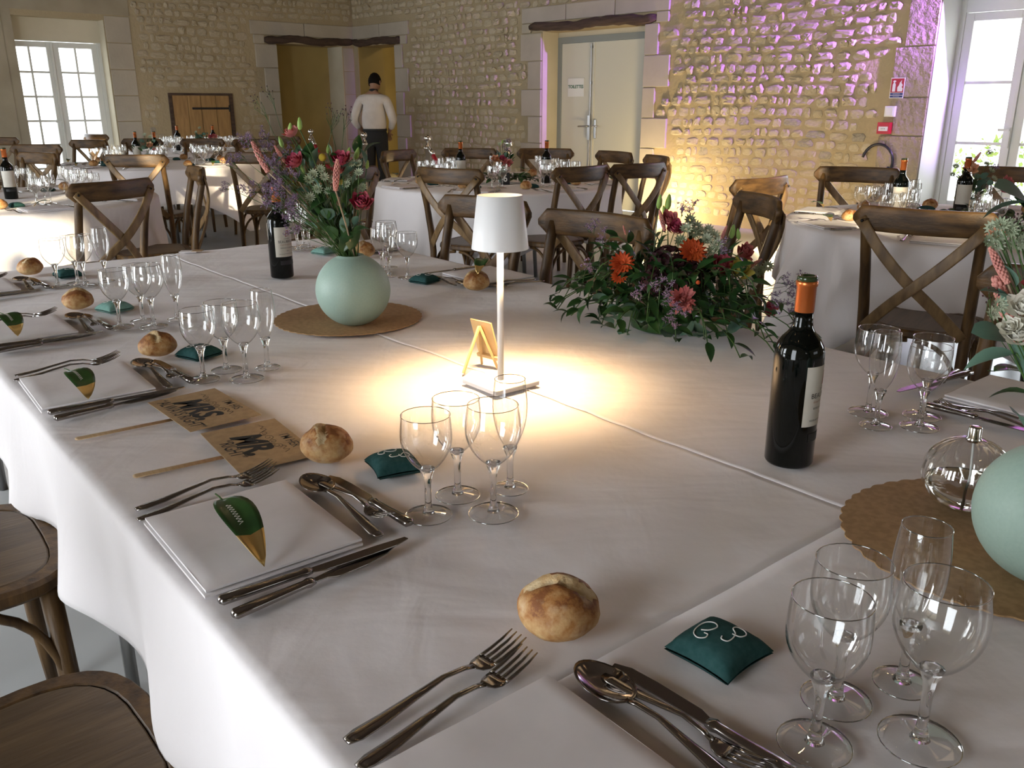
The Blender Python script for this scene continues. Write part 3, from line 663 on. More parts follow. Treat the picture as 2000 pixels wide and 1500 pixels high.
RDESC = {'mid': 'the round table in front of the toilets door', 'right': 'the round table beside the right window', 'nearleft': 'the round table cut by the left edge', 'midleft': 'the sunlit round table behind the left chairs', 'far': 'the farthest round table below the hatch'}
for i, (k, (X, Y, R_)) in enumerate(ROUND.items()):
    t = thing('round_table', 'round banquet table carrying ' + RDESC[k].replace('the ', 'the cloth of the ', 1), 'table', (X, Y, 0))
    mb = MB(); mb.lathe([(0, .71), (R_ - .01, .71), (R_ - .005, .725), (R_ - .01, .738), (0, .738)], 48); mb.obj('tabletop', M['pine'], t, loc=(0, 0, 0))
    for a in (0, 1, 2, 3):
        c, s_ = math.cos(a * PI / 2 + .6), math.sin(a * PI / 2 + .6); mb = MB(); mb.sweep([(.35 * c, .35 * s_, 0), (.30 * c, .30 * s_, .715)], .016, .016, 8); mb.obj('leg', M['steel'], t)
    round_cloth(X, Y, R_, 'white cloth hanging over ' + RDESC[k], (.5, .95, .3, .5, .2)[i], (1.22, 1.24, 1.26, 1.22, 1.22)[i], (.028, .10, .05, .045, .03)[i], i * 3.7)
# ============================================================ CROSS-BACK CHAIRS
def make_chair(name='cross_back_chair'):
    c = thing(name, 'chair', 'chair')
    def outline(f, z):
        out = []
        for i in range(36):
            a = 2 * PI * i / 36; x, y = math.cos(a), math.sin(a)
            x = math.copysign(abs(x) ** .55, x); y = math.copysign(abs(y) ** .62, y)
            hw = .205 + .022 * y; out.append((x * hw * f, .01 + y * .212 * f))
        return out
    mb = MB(); o1, o2 = outline(1, 0), outline(.975, 0)
    n = 36; rings = [(outline(.965, 0), .455), (o1, .463), (o1, .480), (o2, .488), (outline(.86, 0), .488), (outline(.85, 0), .4855)]
    for i in range(len(rings) - 1):
        (a, za), (b, zb) = rings[i], rings[i + 1]
        mb.add([(x, y, za) for x, y in a] + [(x, y, zb) for x, y in b], [(j, (j + 1) % n, n + (j + 1) % n, n + j) for j in range(n)])
    mb.add([(x, y, .455) for x, y in rings[0][0]], [tuple(range(n))[::-1]])
    mb.obj('seat', M['wood'], c, angle=35)
    mb = MB(); a, b = outline(.845, 0), outline(.83, 0)
    mb.add([(x, y, .4845) for x, y in a] + [(x, y, .488) for x, y in b] , [(j, (j + 1) % n, n + (j + 1) % n, n + j) for j in range(n)] + [tuple(range(n, 2 * n))])
    mb.obj('seat_panel', M['seatw'], c, angle=35)
    for s_ in (-1, 1):
        mb = MB(); p = [(s_ * .185, -.225, 0), (s_ * .180, -.200, .22), (s_ * .180, -.195, .44), (s_ * .183, -.208, .56), (s_ * .188, -.238, .72), (s_ * .193, -.272, .85), (s_ * .194, -.284, .905)]
        mb.sweep(p, [.016, .019, .0205, .0205, .0195, .019, .018], [.016, .019, .0205, .0205, .0195, .019, .018], 10); mb.obj('rear_post', M['wood'], c)
        mb = MB(); mb.sweep([(s_ * .190, .185, 0), (s_ * .180, .172, .22), (s_ * .172, .165, .46)], [.0135, .018, .0185], [.0135, .018, .0185], 10); mb.obj('leg', M['wood'], c)
    def ry(x): return -.318 + .055 * (abs(x) / .24) ** 1.7
    mb = MB(); n = 16; pts = []; hw = []
    for i in range(n + 1):
        x = -.242 + .484 * i / n; e = min(1, (.242 - abs(x)) / .035); pts.append((x, ry(x), .903 - .002 * (1 - e))); hw.append(.046 * math.sqrt(max(.06, 1 - (1 - e) ** 2)))
    mb.sweep(pts, [.0115] * (n + 1), hw, 12, up=(0, 0, 1), power=.45); mb.obj('top_rail', M['railw'], c)
    for s_ in (-1, 1):
        k = .010 if s_ > 0 else 0
        pts = [(s_ * .212, ry(.212) - .017, .900), (s_ * .15, -.322 - .003, .815), (s_ * .06, -.320 - k, .72), (0, -.308 - k, .665), (-s_ * .06, -.288 - k, .61), (-s_ * .13, -.245, .535), (-s_ * .172, -.218, .482)]
        mb = MB(); mb.sweep(bez(pts[0], pts[1], pts[2], pts[3], 6)[:-1] + bez(pts[3], pts[4], pts[5], pts[6], 6), [.0205] * 13, [.0052] * 13, 8, up=(0, -1, .15), power=.35); mb.obj('cross_strap', M['strap'], c, label='paler oak strap')
        mb = MB(); mb.lathe([(.006, 0), (.006, .003), (.002, .005)], 8); mb.obj('rivet', M['iron'], c, loc=(s_ * .205, ry(.205) - .022, .893), rot=(PI / 2, 0, 0))
    for (ax, ay), (bx, by) in (((-.183, .172), (-.182, -.198)), ((.183, .172), (.182, -.198)), ((-.178, .172), (.178, .172)), ((-.180, -.198), (.180, -.198))):
        mb = MB(); mx, my = (ax + bx) / 2, (ay + by) / 2
        for (px_, py_) in ((ax, ay), (bx, by)):
            q = bez((px_, py_, .235), (px_ * .92 + mx * .08, py_ * .92 + my * .08, .36), (px_ * .72 + mx * .28, py_ * .72 + my * .28, .446), (mx + (px_ - mx) * .08, my + (py_ - my) * .08, .450), 8)
            mb.sweep(q, .009, .009, 8)
        mb.obj('brace', M['wood'], c)
    return c
def at_h(px, py, z):
    x = (px - 1000) / F; y = (py - 750) / F; c, s_ = math.cos(TH), math.sin(TH); dz = -s_ - y * c; t_ = (z - H) / dz
    return Vector((x * t_, (c - y * s_) * t_, z))
CH = [  # rail left end, right end (photo), back towards us?, label, depth or None
 (143, 361, 294, 348, 1, 'dark cross-back chair in shadow at the near right side of the left edge table'),
 (190, 303, 335, 303, 1, 'sunlit golden cross-back chair before the sunlit round table'),
 (91, 282, 180, 282, 0, 'dark cross-back chair silhouetted against the left glazed doors'),
 (150, 272, 200, 276, 0, 'dark chair behind the silhouetted one by the left glazed doors'),
 (165, 262, 203, 263, 1, 'farthest dark chair against the right leaf of the left glazed doors'),
 (29, 297, 125, 301, 0, 'dark cross-back chair on the far side of the left edge table'),
 (-30, 268, 15, 270, 0, 'dark chair cut off by the left edge of the photo below the glazed doors'),
 (228, 271, 330, 272, 0, 'brown cross-back chair behind the leftmost far wine bottle'),
 (341, 272, 437, 272, 0, 'brown cross-back chair on the far side of the sunlit round table'),
 (442, 298, 553, 298, 1, 'honey brown cross-back chair with lit seat right of the sunlit table'),
 (520, 266, 590, 268, 0, 'dark chair far behind the pink flower spikes'),
 (455, 272, 540, 273, 0, 'dark chair behind the lavender sprigs at the farthest table'),
 (622, 332, 735, 325, 1, 'cross-back chair behind the left bouquet, below the waiter'),
 (598, 299, 690, 299, 0, 'reddish brown chair half hidden by the top of the left bouquet'),
 (741, 297, 806, 292, 0, 'cross-back chair at the left end of the round table before the waiter'),
 (806, 327, 943, 333, 1, 'cross-back chair with its back to us left above the lamp shade'),
 (877, 381, 1030, 395, 0, 'cross-back chair tucked behind the white lamp shade'),
 (1070, 408, 1275, 430, 0, 'nearest dark cross-back chair between the lamp and the foliage centrepiece'),
 (1075, 330, 1200, 322, 1, 'dark cross-back chair with its back to us right of the lamp shade'),
 (1213, 322, 1290, 318, 1, 'angled cross-back chair at the right end of the table before the toilets door'),
 (865, 291, 980, 292, 0, 'chair on the far side of the toilets door table, behind its left bottle'),
 (1007, 291, 1116, 292, 0, 'chair on the far side of the toilets door table, behind its right bottle'),
 (1164, 294, 1242, 300, 0, 'chair on the far side of the table, in front of the wide door leaf'),
 (1268, 303, 1309, 308, 0, 'golden lit chair seen edge-on by the bright floor spotlight'),
 (1465, 352, 1537, 345, 1, 'golden lit chair left of the right hand round table'),
 (1463, 380, 1515, 385, 0, 'dark chair seen edge-on at the left end of the right hand round table'),
 (1610, 337, 1765, 342, 0, 'dark cross-back chair under the black hose loop'),
 (1922, 346, 2060, 352, 0, 'dark chair in front of the right window, cut by the right edge'),
 (1672, 402, 1953, 420, 1, 'large brown cross-back chair with its back to us at the right hand table'),
 (1925, 512, 2150, 560, 0, 'brown chair half hidden by the right bouquet'),
]
chair0 = make_chair(); used = False
def put_chair(x, y, rz, label, scale=None):
    global used
    if not used: used = True; o = chair0; o.location = (x, y, 0); o.rotation_euler = (0, 0, rz); o['label'] = label
    else: o = clone(chair0, (x, y, 0), rz, label)
    o['group'] = 'cross-back chairs'; return o
def at_y0(px, Y): return Vector(((px - 1000) / F * (Y * math.cos(TH) + (H - .943) * math.sin(TH)), Y, .943))
for i, (xl, yl, xr, yr, back, lab) in enumerate(CH):
    a, b = at_h(xl, yl, .943), at_h(xr, yr, .943); ang = math.atan2(b.y - a.y, b.x - a.x); m_ = (a + b) / 2
    cx = (xl + xr) / 2 
    # rail midpoint of the chair is .27 m behind its origin
    if i in (3, 6, 10, 11): ang = {3: -.3, 6: .2, 10: -.35, 11: .1}[i]
    if i == 7: ang = -.15
    if i == 25: ang = math.radians(-84); m_ = at_h(1490, 384, .943)
    if i == 23: ang = math.radians(-78)
    if i == 24: ang = math.radians(40)
    if i == 29: ang = math.radians(-50); m_ = a + Vector((math.cos(ang), math.sin(ang), 0)) * .24
    if i == 26: m_ = at_y0(1688, 5.15)
    if i == 27: m_ = at_y0(1992, 5.2)
    rz = ang if back else ang + PI
    c_, s_ = math.cos(rz), math.sin(rz)
    ox, oy = m_.x - (-s_) * (-.29), m_.y - c_ * (-.29)
    best = min(ROUND.values(), key=lambda t: math.hypot(m_.x - t[0], m_.y - t[1]) - t[2]); X_, Y_, R_ = best
    dd = math.hypot(m_.x - X_, m_.y - Y_)
    if dd < R_ + .13:
        k_ = (R_ + .13 - dd) / dd; ox += (m_.x - X_) * k_; oy += (m_.y - Y_) * k_
    put_chair(ox, oy, rz, lab)
put_chair(-1.85 - .88 * .29, 5.20 - .47 * .29, math.radians(118), 'cross-back chair seen edge-on between the dark near chair and the honey brown one')
# two chairs drawn up to the left side of the long table, seen from above
for (u, v, dr, lab) in ((-.215, .885, -.02, 'dark oak chair seen from above at the left edge, second from the camera'), (-.235, .165, .03, 'wide dark oak seat at the bottom left corner, nearest the camera')):
    p = T(u, v, 0); put_chair(p.x, p.y, TA - PI / 2 + dr, lab)
# ============================================================ THINGS ON THE TABLES
def PT(px, py, z=.751): return at_h(px, py, z)
Z0 = .7515
# ---- glasses
WINE = [(.0, .004), (.010, .0045), (.022, .003), (.033, .0018), (.0335, .001), (.033, 0)]
def bowl_prof(h, zb, rm, rr, n=14):
    """outer profile of a bowl from its bottom zb to the rim"""
    out = []
    for i in range(n + 1):
        t = i / n; z = zb + (h - zb) * t
        r = rm * math.sin(min(1, t / .62) * PI / 2) ** .62 if t < .62 else rm + (rr - rm) * ((t - .62) / .38) ** 1.6
        out.append((max(r, .0015), z))
    return out
def make_glass(name, h, zb, rm, rr, rf, flute=False, far=False, seg=28):
    if far: seg = 12
    k = rf / .0335
    foot = [(.0045, .0065), (.012 * k, .0050), (.024 * k, .0030), (rf, .0014), (rf + .0004, .0008), (rf, 0)]
    bp = bowl_prof(h, zb, rm, rr, 8 if far else 16)
    stem = [(.0090, .004), (.0062, .010), (.0047, .020), (.0047, zb - .018), (.0062, zb - .007), (.0098, zb + .002)]
    if far:
        mb = MB(); mb.lathe_open(foot, seg); mb.lathe_open(stem, 6); mb.lathe_open(bp, seg)
        mb.sweep([(rr * math.cos(a), rr * math.sin(a), h) for a in [2 * PI * i / 12 for i in range(12)]], .0007, .0007, 4, closed=True, m=1)
        return mb.obj(name, [M['glassfar'], M['glassedge']])
    g = thing(name, 'glass', 'wine glass')
    mb = MB(); mb.lathe_open(bp, seg); b = mb.obj('bowl', M['glass'], g)
    mb = MB(); mb.sweep([(rr * math.cos(a), rr * math.sin(a), h) for a in [2 * PI * i / seg for i in range(seg)]], .0006, .0006, 6, closed=True); mb.obj('rim', M['glassedge'], b)
    mb = MB(); mb.lathe([(.0002, .004)] + stem + [(.0105, zb + .006), (.006, zb + .0065), (.0002, zb + .005)], 14); mb.obj('stem', M['solidglass'], g)
    mb = MB(); mb.lathe_open(foot, seg)
    mb.sweep([(rf * math.cos(a), rf * math.sin(a), .0010) for a in [2 * PI * i / seg for i in range(seg)]], .0007, .0007, 6, closed=True, m=1); mb.obj('foot', [M['glass'], M['glassedge']], g)
    return g
GP = {'A': ('wine_glass', .149, .066, .0355, .0335, .0325), 'B': ('wine_glass', .150, .066, .0355, .0335, .0325), 'C': ('wine_glass', .161, .072, .0385, .0345, .0350), 'F': ('champagne_flute', .172, .062, .0255, .0220, .0270)}
GL = {k: make_glass(*v) for k, v in GP.items()}
GF = {k: make_glass(*v, far=True) for k, v in GP.items()}
used_protos = set()
def place(src, loc, rz, label, cat, group=None, scale=None):
    if src.name in used_protos or scale:
        o = clone(src, loc, rz, label, group, scale)
    else:
        used_protos.add(src.name); o = src; o.location = loc; o.rotation_euler = (0, 0, rz)
    tag(o, label, cat, group); return o
# ---- cutlery: lies along +Y from its handle end
def make_fork(L, far=False):
    s_ = L / .21; h = MB()
    ys = [0, .012, .04, .075, .11, .135, .148]; w_ = [.0055, .0088, .0078, .0052, .0034, .0036, .0046]; z = [.003, .003, .0045, .009, .013, .010, .006]; t = [.0016, .0019, .0019, .0019, .0019, .0016, .0013]
    h.sweep([(0, y * s_, zz) for y, zz in zip(ys, z)], [a * s_ for a in w_], t, 8, up=(0, 0, 1))
    hd = MB(); hd.sweep([(0, y * s_, zz) for y, zz in ((.146, .0065), (.152, .0042), (.160, .0032), (.168, .004))], [x * s_ for x in (.0050, .0100, .0125, .0125)], .0011, 8, up=(0, 0, 1), power=.6)
    tn = []
    for i in range(4):
        x = (-.0105 + .007 * i) * s_; q = MB(); q.sweep([(x, y * s_, zz) for y, zz in ((.166, .0038), (.180, .0060), (.196, .0098), (.210, .0150))], [.0023 * s_, .0022 * s_, .0018 * s_, .0007 * s_], [.0011, .001, .0009, .0006], 6, up=(0, 0, 1)); tn.append(q)
    if far:
        for q in [hd] + tn: h.join(q)
        return h.obj('fork', M['cutl'])
    r = thing('fork', 'fork', 'fork'); h.obj('handle', M['cutl'], r); e = hd.obj('fork_head', M['cutl'], r)
    for q in tn: q.obj('tine', M['cutl'], e)
    return r
def make_spoon(L):
    s_ = L / .21; r = thing('spoon', 'spoon', 'spoon'); h = MB()
    ys = [0, .012, .04, .075, .11, .135, .146]; w_ = [.0055, .0092, .0078, .0050, .0032, .0034, .0050]; z = [.003, .003, .0045, .009, .0135, .011, .0085]
    h.sweep([(0, y * s_, zz) for y, zz in zip(ys, z)], [a * s_ for a in w_], .0019, 8, up=(0, 0, 1)); h.obj('handle', M['cutl'], r)
    def fn(i, j):
        rr = i; a = 2 * PI * j; x = rr * .0215 * s_ * math.cos(a) * (1 - .12 * math.sin(a)); y = .176 * s_ + rr * .034 * s_ * math.sin(a)
        return (x, y, .0010 + .0085 * rr ** 2 + .0006)
    b = MB(); b.grid(8, 24, fn); o = b.obj('bowl', M['cutl'], r); m_ = o.modifiers.new('thickness', 'SOLIDIFY'); m_.thickness = .0012; m_.offset = 0
    return r
def make_knife(L, broad=False, far=False):
    s_ = L / .245; h = MB(); b = MB()
    h.sweep([(0, y * s_, .0062) for y in (0, .004, .03, .07, .098, .104, .112)], [.004, .0082, .0080, .0066, .0058, .0074, .0058], [.003, .0052, .0052, .0044, .0040, .0050, .0034], 10, up=(0, 0, 1), power=.75)
    bl = [(-.0052, .110), (.0048, .110), (.0098, .128), (.0102, .190), (.0085, .225), (.0015, .245), (-.0050, .243), (-.0066, .2)] if not broad else [(-.004, .108), (.004, .108), (.005, .128), (.0125, .142), (.0135, .185), (.008, .222), (-.002, .245), (-.0075, .225), (-.0085, .16)]
    b.prism([(x, y * s_) for x, y in bl], .0052, .0068)
    if far: h.join(b); return h.obj('knife', M['cutl'])
    r = thing('knife', 'knife', 'knife'); h.obj('handle', M['cutl'], r); b.obj('blade', M['cutl'], r, False, bevel=.0004); return r
FK, FKs, SP, KN, KNs, KNb = make_fork(.215), make_fork(.185), make_spoon(.232), make_knife(.247), make_knife(.212), make_knife(.228, True)
fFK, fKN = make_fork(.215, True), make_knife(.245, far=True)
# ---- napkin, bread, sachet, leaf
def make_napkin():
    mb = MB(); W_, D_ = .206, .236
    for i in range(2):
        t = .0064; z = i * (t + .0001); g = .0022 * i
        def fn(a, b, z=z, g=g, i=i):
            x = g + (W_ - .0005 * i - g) * a; y = g * .4 + (D_ - g * .8) * b
            e = min(1, min(a, 1 - a) * 22); f_ = min(1, min(b, 1 - b) * 22); rr = math.sqrt(max(0, 1 - (1 - min(e, f_)) ** 2))
            return (x, y, z + t * .5 + t * .5 * rr + .0014 * i * noise.noise((a * 3, b * 3, 2)))
        mb.grid(20, 20, fn)
        n = 20
        for s_ in (0, 1):
            mb.grid(n, 1, lambda a, b, s_=s_, z=z, g=g, i=i: (g + (W_ - .0005 * i - g) * a, g * .4 + (D_ - g * .8) * s_, z + t * (.5 * b)))
            mb.grid(n, 1, lambda a, b, s_=s_, z=z, g=g, i=i: (g + (W_ - .0005 * i - g) * s_, g * .4 + (D_ - g * .8) * a, z + t * (.5 * b)))
    return mb.obj('napkin', M['napkin'])
NAP = make_napkin()
def make_bread(seed, crack=True, res=3):
    import bmesh
    bm = bmesh.new(); bmesh.ops.create_icosphere(bm, subdivisions=res + 1, radius=1)
    r = random.Random(seed); th = r.uniform(0, PI); nx, ny = math.cos(th), math.sin(th); off = r.uniform(-.15, .2); vs = []
    for v in bm.verts:
        p = v.co.copy(); d = p.x * nx + p.y * ny - off + .12 * noise.noise((p.x * 3, p.y * 3, seed)); al = -p.x * ny + p.y * nx
        rad = 1 + .07 * noise.noise(p * 1.4 + Vector((seed, 0, 0))) + .02 * noise.noise(p * 5 + Vector((0, seed, 0)))
        q = Vector((p.x * .0425 * rad, p.y * .0405 * rad, (p.z * .034 if p.z > 0 else p.z * .024) * rad))
        fl = 0
        if crack and p.z > .15:
            k = max(0, 1 - abs(al) / .95) ** .5 * min(1, (p.z - .15) * 3)
            cr = math.exp(-((d + .10) / .045) ** 2); sw = math.exp(-((d - .10) / .16) ** 2)
            q *= 1 - .34 * cr * k + .12 * sw * k
            if -.15 < d < .13 + .08 * noise.noise(p * 6) and k > .3: fl = 1
        q.z = max(q.z, -.022) + .0225; vs.append((q, fl))
    mb = MB(); idx = {v: i for i, v in enumerate(bm.verts)}
    fs = [tuple(idx[v] for v in f.verts) for f in bm.faces]
    mb.add([v[0] for v in vs], fs); mb.m = [1 if sum(vs[i][1] for i in f) >= 2 else 0 for f in fs]; bm.free()
    return mb.obj('bread_roll', [M['crust'], M['crumb']])
BR = [make_bread(s, res=3) for s in (3, 8, 15)]; BRF = [make_bread(s, res=1) for s in (4, 9)]
def catmull(p, n=6):
    out = []; P_ = [p[0]] + list(p) + [p[-1]]
    for i in range(1, len(P_) - 2):
        for k in range(n):
            t = k / n; a, b, c, d = P_[i - 1], P_[i], P_[i + 1], P_[i + 2]
            out.append(tuple(.5 * ((2 * b[j]) + (-a[j] + c[j]) * t + (2 * a[j] - 5 * b[j] + 4 * c[j] - d[j]) * t * t + (-a[j] + 3 * b[j] - 3 * c[j] + d[j]) * t ** 3) for j in range(len(b))))
    out.append(p[-1]); return out
def make_sachet(m, letters=True):
    S_ = .0375
    def hz(a, b):
        e = max(0, (1 - abs(a) ** 2.4)) * max(0, (1 - abs(b) ** 2.4)); return .0285 * e ** .40
    def pin(a, b): k = 1 - .10 * (1 - abs(b) ** 2) * abs(a) ** 3; k2 = 1 - .10 * (1 - abs(a) ** 2) * abs(b) ** 3; return a * S_ * k, b * S_ * k2
    mb = MB(); n = 16
    def top(i, j): a, b = 2 * i - 1, 2 * j - 1; x, y = pin(a, b); return (x, y, .013 * (1 - max(abs(a), abs(b)) ** 4 * 0) * .55 + hz(a, b) * .68 + .0004 * noise.noise((a * 5, b * 5, 1)))
    def bot(i, j): a, b = 2 * i - 1, 2 * j - 1; x, y = pin(a, b); return (x, y, .005 - min(.005, hz(a, b) * .5))
    mb.grid(n, n, top); mb.grid(n, n, lambda i, j: bot(j, i))
    o = mb.obj('sachet', M[m])
    if letters:
        C_ = [(.30, .46), (.60, .42), (.92, .64), (.84, .94), (.50, 1.0), (.20, .72), (.02, .35), (.12, .05), (.40, .0), (.52, .16), (.40, .27)]
        S2 = [(.46, .46), (.74, .36), (1.0, .58), (.95, .88), (.72, 1.0), (.54, .82), (.58, .52), (.46, .22), (.24, .02), (.03, .10), (.06, .27)]
        for nm, pts, ox, oy in (('letter_c', C_, -.66, -.26), ('letter_s', S2, -.02, -.38)):
            L = []
            for x, y in catmull(pts, 5):
                a, b = (ox + x * .66) * .78 - (oy + y * .70) * .70, (ox + x * .66) * .70 + (oy + y * .70) * .78   # embroidered along the diagonal
                X_, Y_ = pin(a, b); L.append((X_, Y_, .0071 + hz(a, b) * .68 + .0007))
            q = MB(); q.sweep(L, .0007, .0006, 5, up=(0, 0, 1)); q.obj('monogram', M['thread'], o)
    return o
SA, SAp, SAf = make_sachet('teal'), make_sachet('tealp'), make_sachet('teal', False)
def leaf_mb(L, W_, curl, fold_, n=12, tipm=.62, roll=0):
    mb = MB()
    def fn(i, j):
        t = j; c = (2 * i - 1); w_ = W_ * (math.sin(PI * min(1, t ** .8)) ** .75) * (1 - .25 * t)
        x = c * w_; a = curl * (t - .15); y = L * (math.sin(a) / curl if abs(curl) > .01 else t); z = L * (1 - math.cos(a)) / curl if abs(curl) > .01 else 0
        z = -z; return (x * math.cos(fold_ * abs(c)), y, z + abs(x) * math.sin(fold_) + roll * x)
    mb.grid(6, n, fn, mf=lambda i, j: 1 if j > tipm else 0); return mb
def make_nameleaf(L, W_, curl, fold_, roll=0, writing=True):
    mb = leaf_mb(L, W_, curl, fold_, roll=roll); mz = min(v[2] for v in mb.v); mb.v = [(x, y, z - mz + .0008) for x, y, z in mb.v]
    zs = [v for v in mb.v]
    o = mb.obj('name_leaf', [M['leafg'], M['gold']]); m_ = o.modifiers.new('thickness', 'SOLIDIFY'); m_.thickness = .0005
    z0 = zs[3][2]
    if writing:
        q = MB(); r = random.Random(5); pts = []
        for k in range(26):
            t = .22 + .32 * k / 25; j = t * 12; j0 = int(j); a_, b_ = zs[j0 * 7 + 3], zs[(j0 + 1) * 7 + 3]; f_ = j - j0
            pts.append((.0035 * math.sin(k * 2.1) + W_ * .12, a_[1] + (b_[1] - a_[1]) * f_, a_[2] + (b_[2] - a_[2]) * f_ + .0016 + abs(.004) * abs(math.sin(fold_))))
        q.sweep(catmull(pts, 3), .0004, .0003, 4, up=(0, 0, 1)); q.obj('handwriting', M['thread'], o)
    s_ = MB(); y0 = zs[3][1]; s_.sweep([(0, y0 + .003, z0), (0, y0 - .006, z0 + .001), (.002, y0 - .014, z0 + .003)], .0012, .0010, 6); s_.obj('leaf_stalk', M['stem'], o)
    return o
LF = [make_nameleaf(.135, .027, 1.0, .28), make_nameleaf(.085, .028, 2.3, .1)]; LFf = make_nameleaf(.09, .024, 1.2, .2, writing=False)

SET = {-1: 'the place setting nearest the camera', 0: 'the place setting beside the MR card', 1: 'the setting just past the MRS card', 2: 'the second farthest left side setting', 3: 'the farthest left side place setting'}
def uvp(u, v, z=Z0): return T(u, v, z)
def lay(src, a, b, label, cat, z=Z0, scale=None, group=None):
    """lay a piece along the line a -> b in table coordinates"""
    p, q = T(a[0], a[1], z), T(b[0], b[1], z); return place(src, p, math.atan2(q.y - p.y, q.x - p.x) - PI / 2, label, cat, group, scale)
DV = {-1: -.600, 0: 0, 1: .812, 2: 1.385, 3: 2.05}
GU = [('A', .322, .018, 'small wine glass nearest the cutlery, '), ('B', .388, .049, 'small rear wine glass, '), ('C', .392, -.031, 'largest, foremost wine glass, '), ('F', .463, .017, 'narrow champagne flute, ')]
for s, dv in DV.items():
    nm = SET[s]; jit = random.Random(s + 9)
    for k, u, v, lb in GU:
        du = {-1: .014, 0: 0, 1: -.012, 2: -.012, 3: -.008}[s]
        place(GL[k], T(u + du + jit.uniform(-.004, .004), v + dv + jit.uniform(-.006, .006), Z0), jit.uniform(0, 6), lb + nm, 'flute' if k == 'F' else 'wine glass')
    lay(FK, (.013 - .002, .289 + dv), (.230, .305 + dv), 'outer fork left of the napkin at ' + nm, 'fork')
    lay(FK, (.003, .254 + dv), (.242, .280 + dv), 'inner fork beside the napkin at ' + nm, 'fork')
    lay(KNb, (.010, -.058 + dv), (.217, -.040 + dv), 'broad outermost fish knife at ' + nm, 'knife')
    lay(KN, (.007, -.026 + dv), (.256, -.036 + dv), 'long table knife next to the napkin at ' + nm, 'knife', Z0 + .0035)
    lay(SP, (.236, .003 + dv), (.245, .240 + dv), 'spoon laid above the napkin at ' + nm, 'spoon')
    lay(KNs, (.282, .001 + dv), (.273, .214 + dv), 'small knife laid above the napkin at ' + nm, 'knife')
    lay(FKs, (.254, .208 + dv), (.263, .020 + dv), 'small fork between spoon and knife at ' + nm, 'fork', Z0 + .002)
    n_ = place(NAP, T(.002, .004 + dv, Z0), TA + {-1: .0, 0: -.02, 1: -.03, 2: .0, 3: 0}[s], 'white folded napkin at ' + nm, 'napkin')
for s, (u, v), rz in ((-1, (.277, -.300), .6), (0, (.309, .287), 2.6), (1, (.300, 1.078), 4.0), (2, (.285, 1.705), 1.2), (3, (.296, 2.360), 5.2)):
    place(BR[(s + 1) % 3], T(u, v, Z0), rz, ('split crusty bread roll at ', 'round crusty bread roll at ')[s != -1] + SET[s], 'bread roll', None, 1.07 if s == -1 else (.97 if s else 1.0))
for s, (u, v), a in ((-1, (.374, -.440), .03), (0, (.371, .186), -.25), (1, (.368, 1.010), .35), (2, (.355, 1.615), .3), (3, (.382, 2.240), .1)):
    place(SAp if s == 2 else SA, T(u, v, Z0), TA - PI / 2 + a, ('pale teal' if s == 2 else 'dark teal') + ' sachet with a white monogram at ' + SET[s], 'sachet', None, 1.06 if s == -1 else None)
a, b = PT(450, 1048, .765), PT(530, 1122, .765)
place(LF[0], a.lerp(b, .5) * 1 + Vector((0, 0, Z0 + .0150 - a.z)) - (b - a) * .48, math.atan2(b.y - a.y, b.x - a.x) - PI / 2, 'green leaf with a gilded tip on the napkin beside the MR card', 'leaf')
for i, (x0, y0, x1, y1, lb) in enumerate(((152, 776, 207, 792, 'curled green leaf with a gilded tip on the napkin past the MRS card'), (20, 655, 72, 668, 'curled green leaf with a gilded tip at the left edge of the photo'))):
    a, b = PT(x0, y0, .765), PT(x1, y1, .765)
    place(LF[1], Vector((a.x, a.y, Z0 + .0150)), math.atan2(b.y - a.y, b.x - a.x) - PI / 2, lb, 'leaf')
# ---- right side of the long table
def RT_(u, v, v0, z=Z0): return T(1.585 - u, v0 - v, z)
def layr(src, a, b, v0, label, cat, z=Z0):
    p, q = RT_(*a, v0, z), RT_(*b, v0, z); return place(src, p, math.atan2(q.y - p.y, q.x - p.x) - PI / 2, label, cat)
for k, u, v, lb in (('F', 1.133, -.197, 'champagne flute right of the large wine bottle'), ('C', 1.188, -.152, 'large wine glass just behind the flute right of the large bottle'), ('A', 1.188, -.249, 'wine glass in front of a pair, right of the large bottle'), ('B', 1.246, -.225, 'rear wine glass beside the crossed knife, right of the large bottle')):
    place(GL[k], T(u, v, Z0), 1, lb, 'flute' if k == 'F' else 'wine glass')
nm = 'the setting beyond the glass oil lamp'
layr(KN, (.02, -.028), (.262, -.062), -.2, 'long table knife pointing to the glasses at ' + nm, 'knife', Z0 + .004)
layr(KNb, (.02, -.055), (.225, -.03), -.2, 'broad knife beneath the long one at ' + nm, 'knife')
layr(SP, (.245, .003), (.245, .235), -.2, 'spoon above the napkin at ' + nm, 'spoon'); layr(KNs, (.284, .003), (.282, .214), -.2, 'small knife above the napkin at ' + nm, 'knife')
layr(FKs, (.262, .205), (.268, .02), -.2, 'small fork above the napkin at ' + nm, 'fork', Z0 + .002)
layr(FK, (.005, .29), (.225, .305), -.2, 'outer fork at ' + nm, 'fork'); layr(FK, (.003, .262), (.235, .28), -.2, 'inner fork at ' + nm, 'fork')
place(NAP, RT_(.004, .004, -.2), TA + PI, 'white napkin at ' + nm, 'napkin')
p = PT(1950, 768, .766); place(LF[0], Vector((p.x, p.y, Z0 + .0150)), -1.35, 'green leaf on the right side napkin beyond the glass oil lamp', 'leaf')
nm = 'the setting behind the lamp shade'
for k, u, v, lb in (('F', 1.210, 1.560, 'flute in front of the cluster at '), ('A', 1.245, 1.500, 'wine glass nearest the sachet at '), ('B', 1.232, 1.640, 'middle wine glass at '), ('C', 1.290, 1.700, 'rear wine glass at ')):
    place(GL[k], T(u, v, Z0), 1, lb + nm, 'flute' if k == 'F' else 'wine glass')
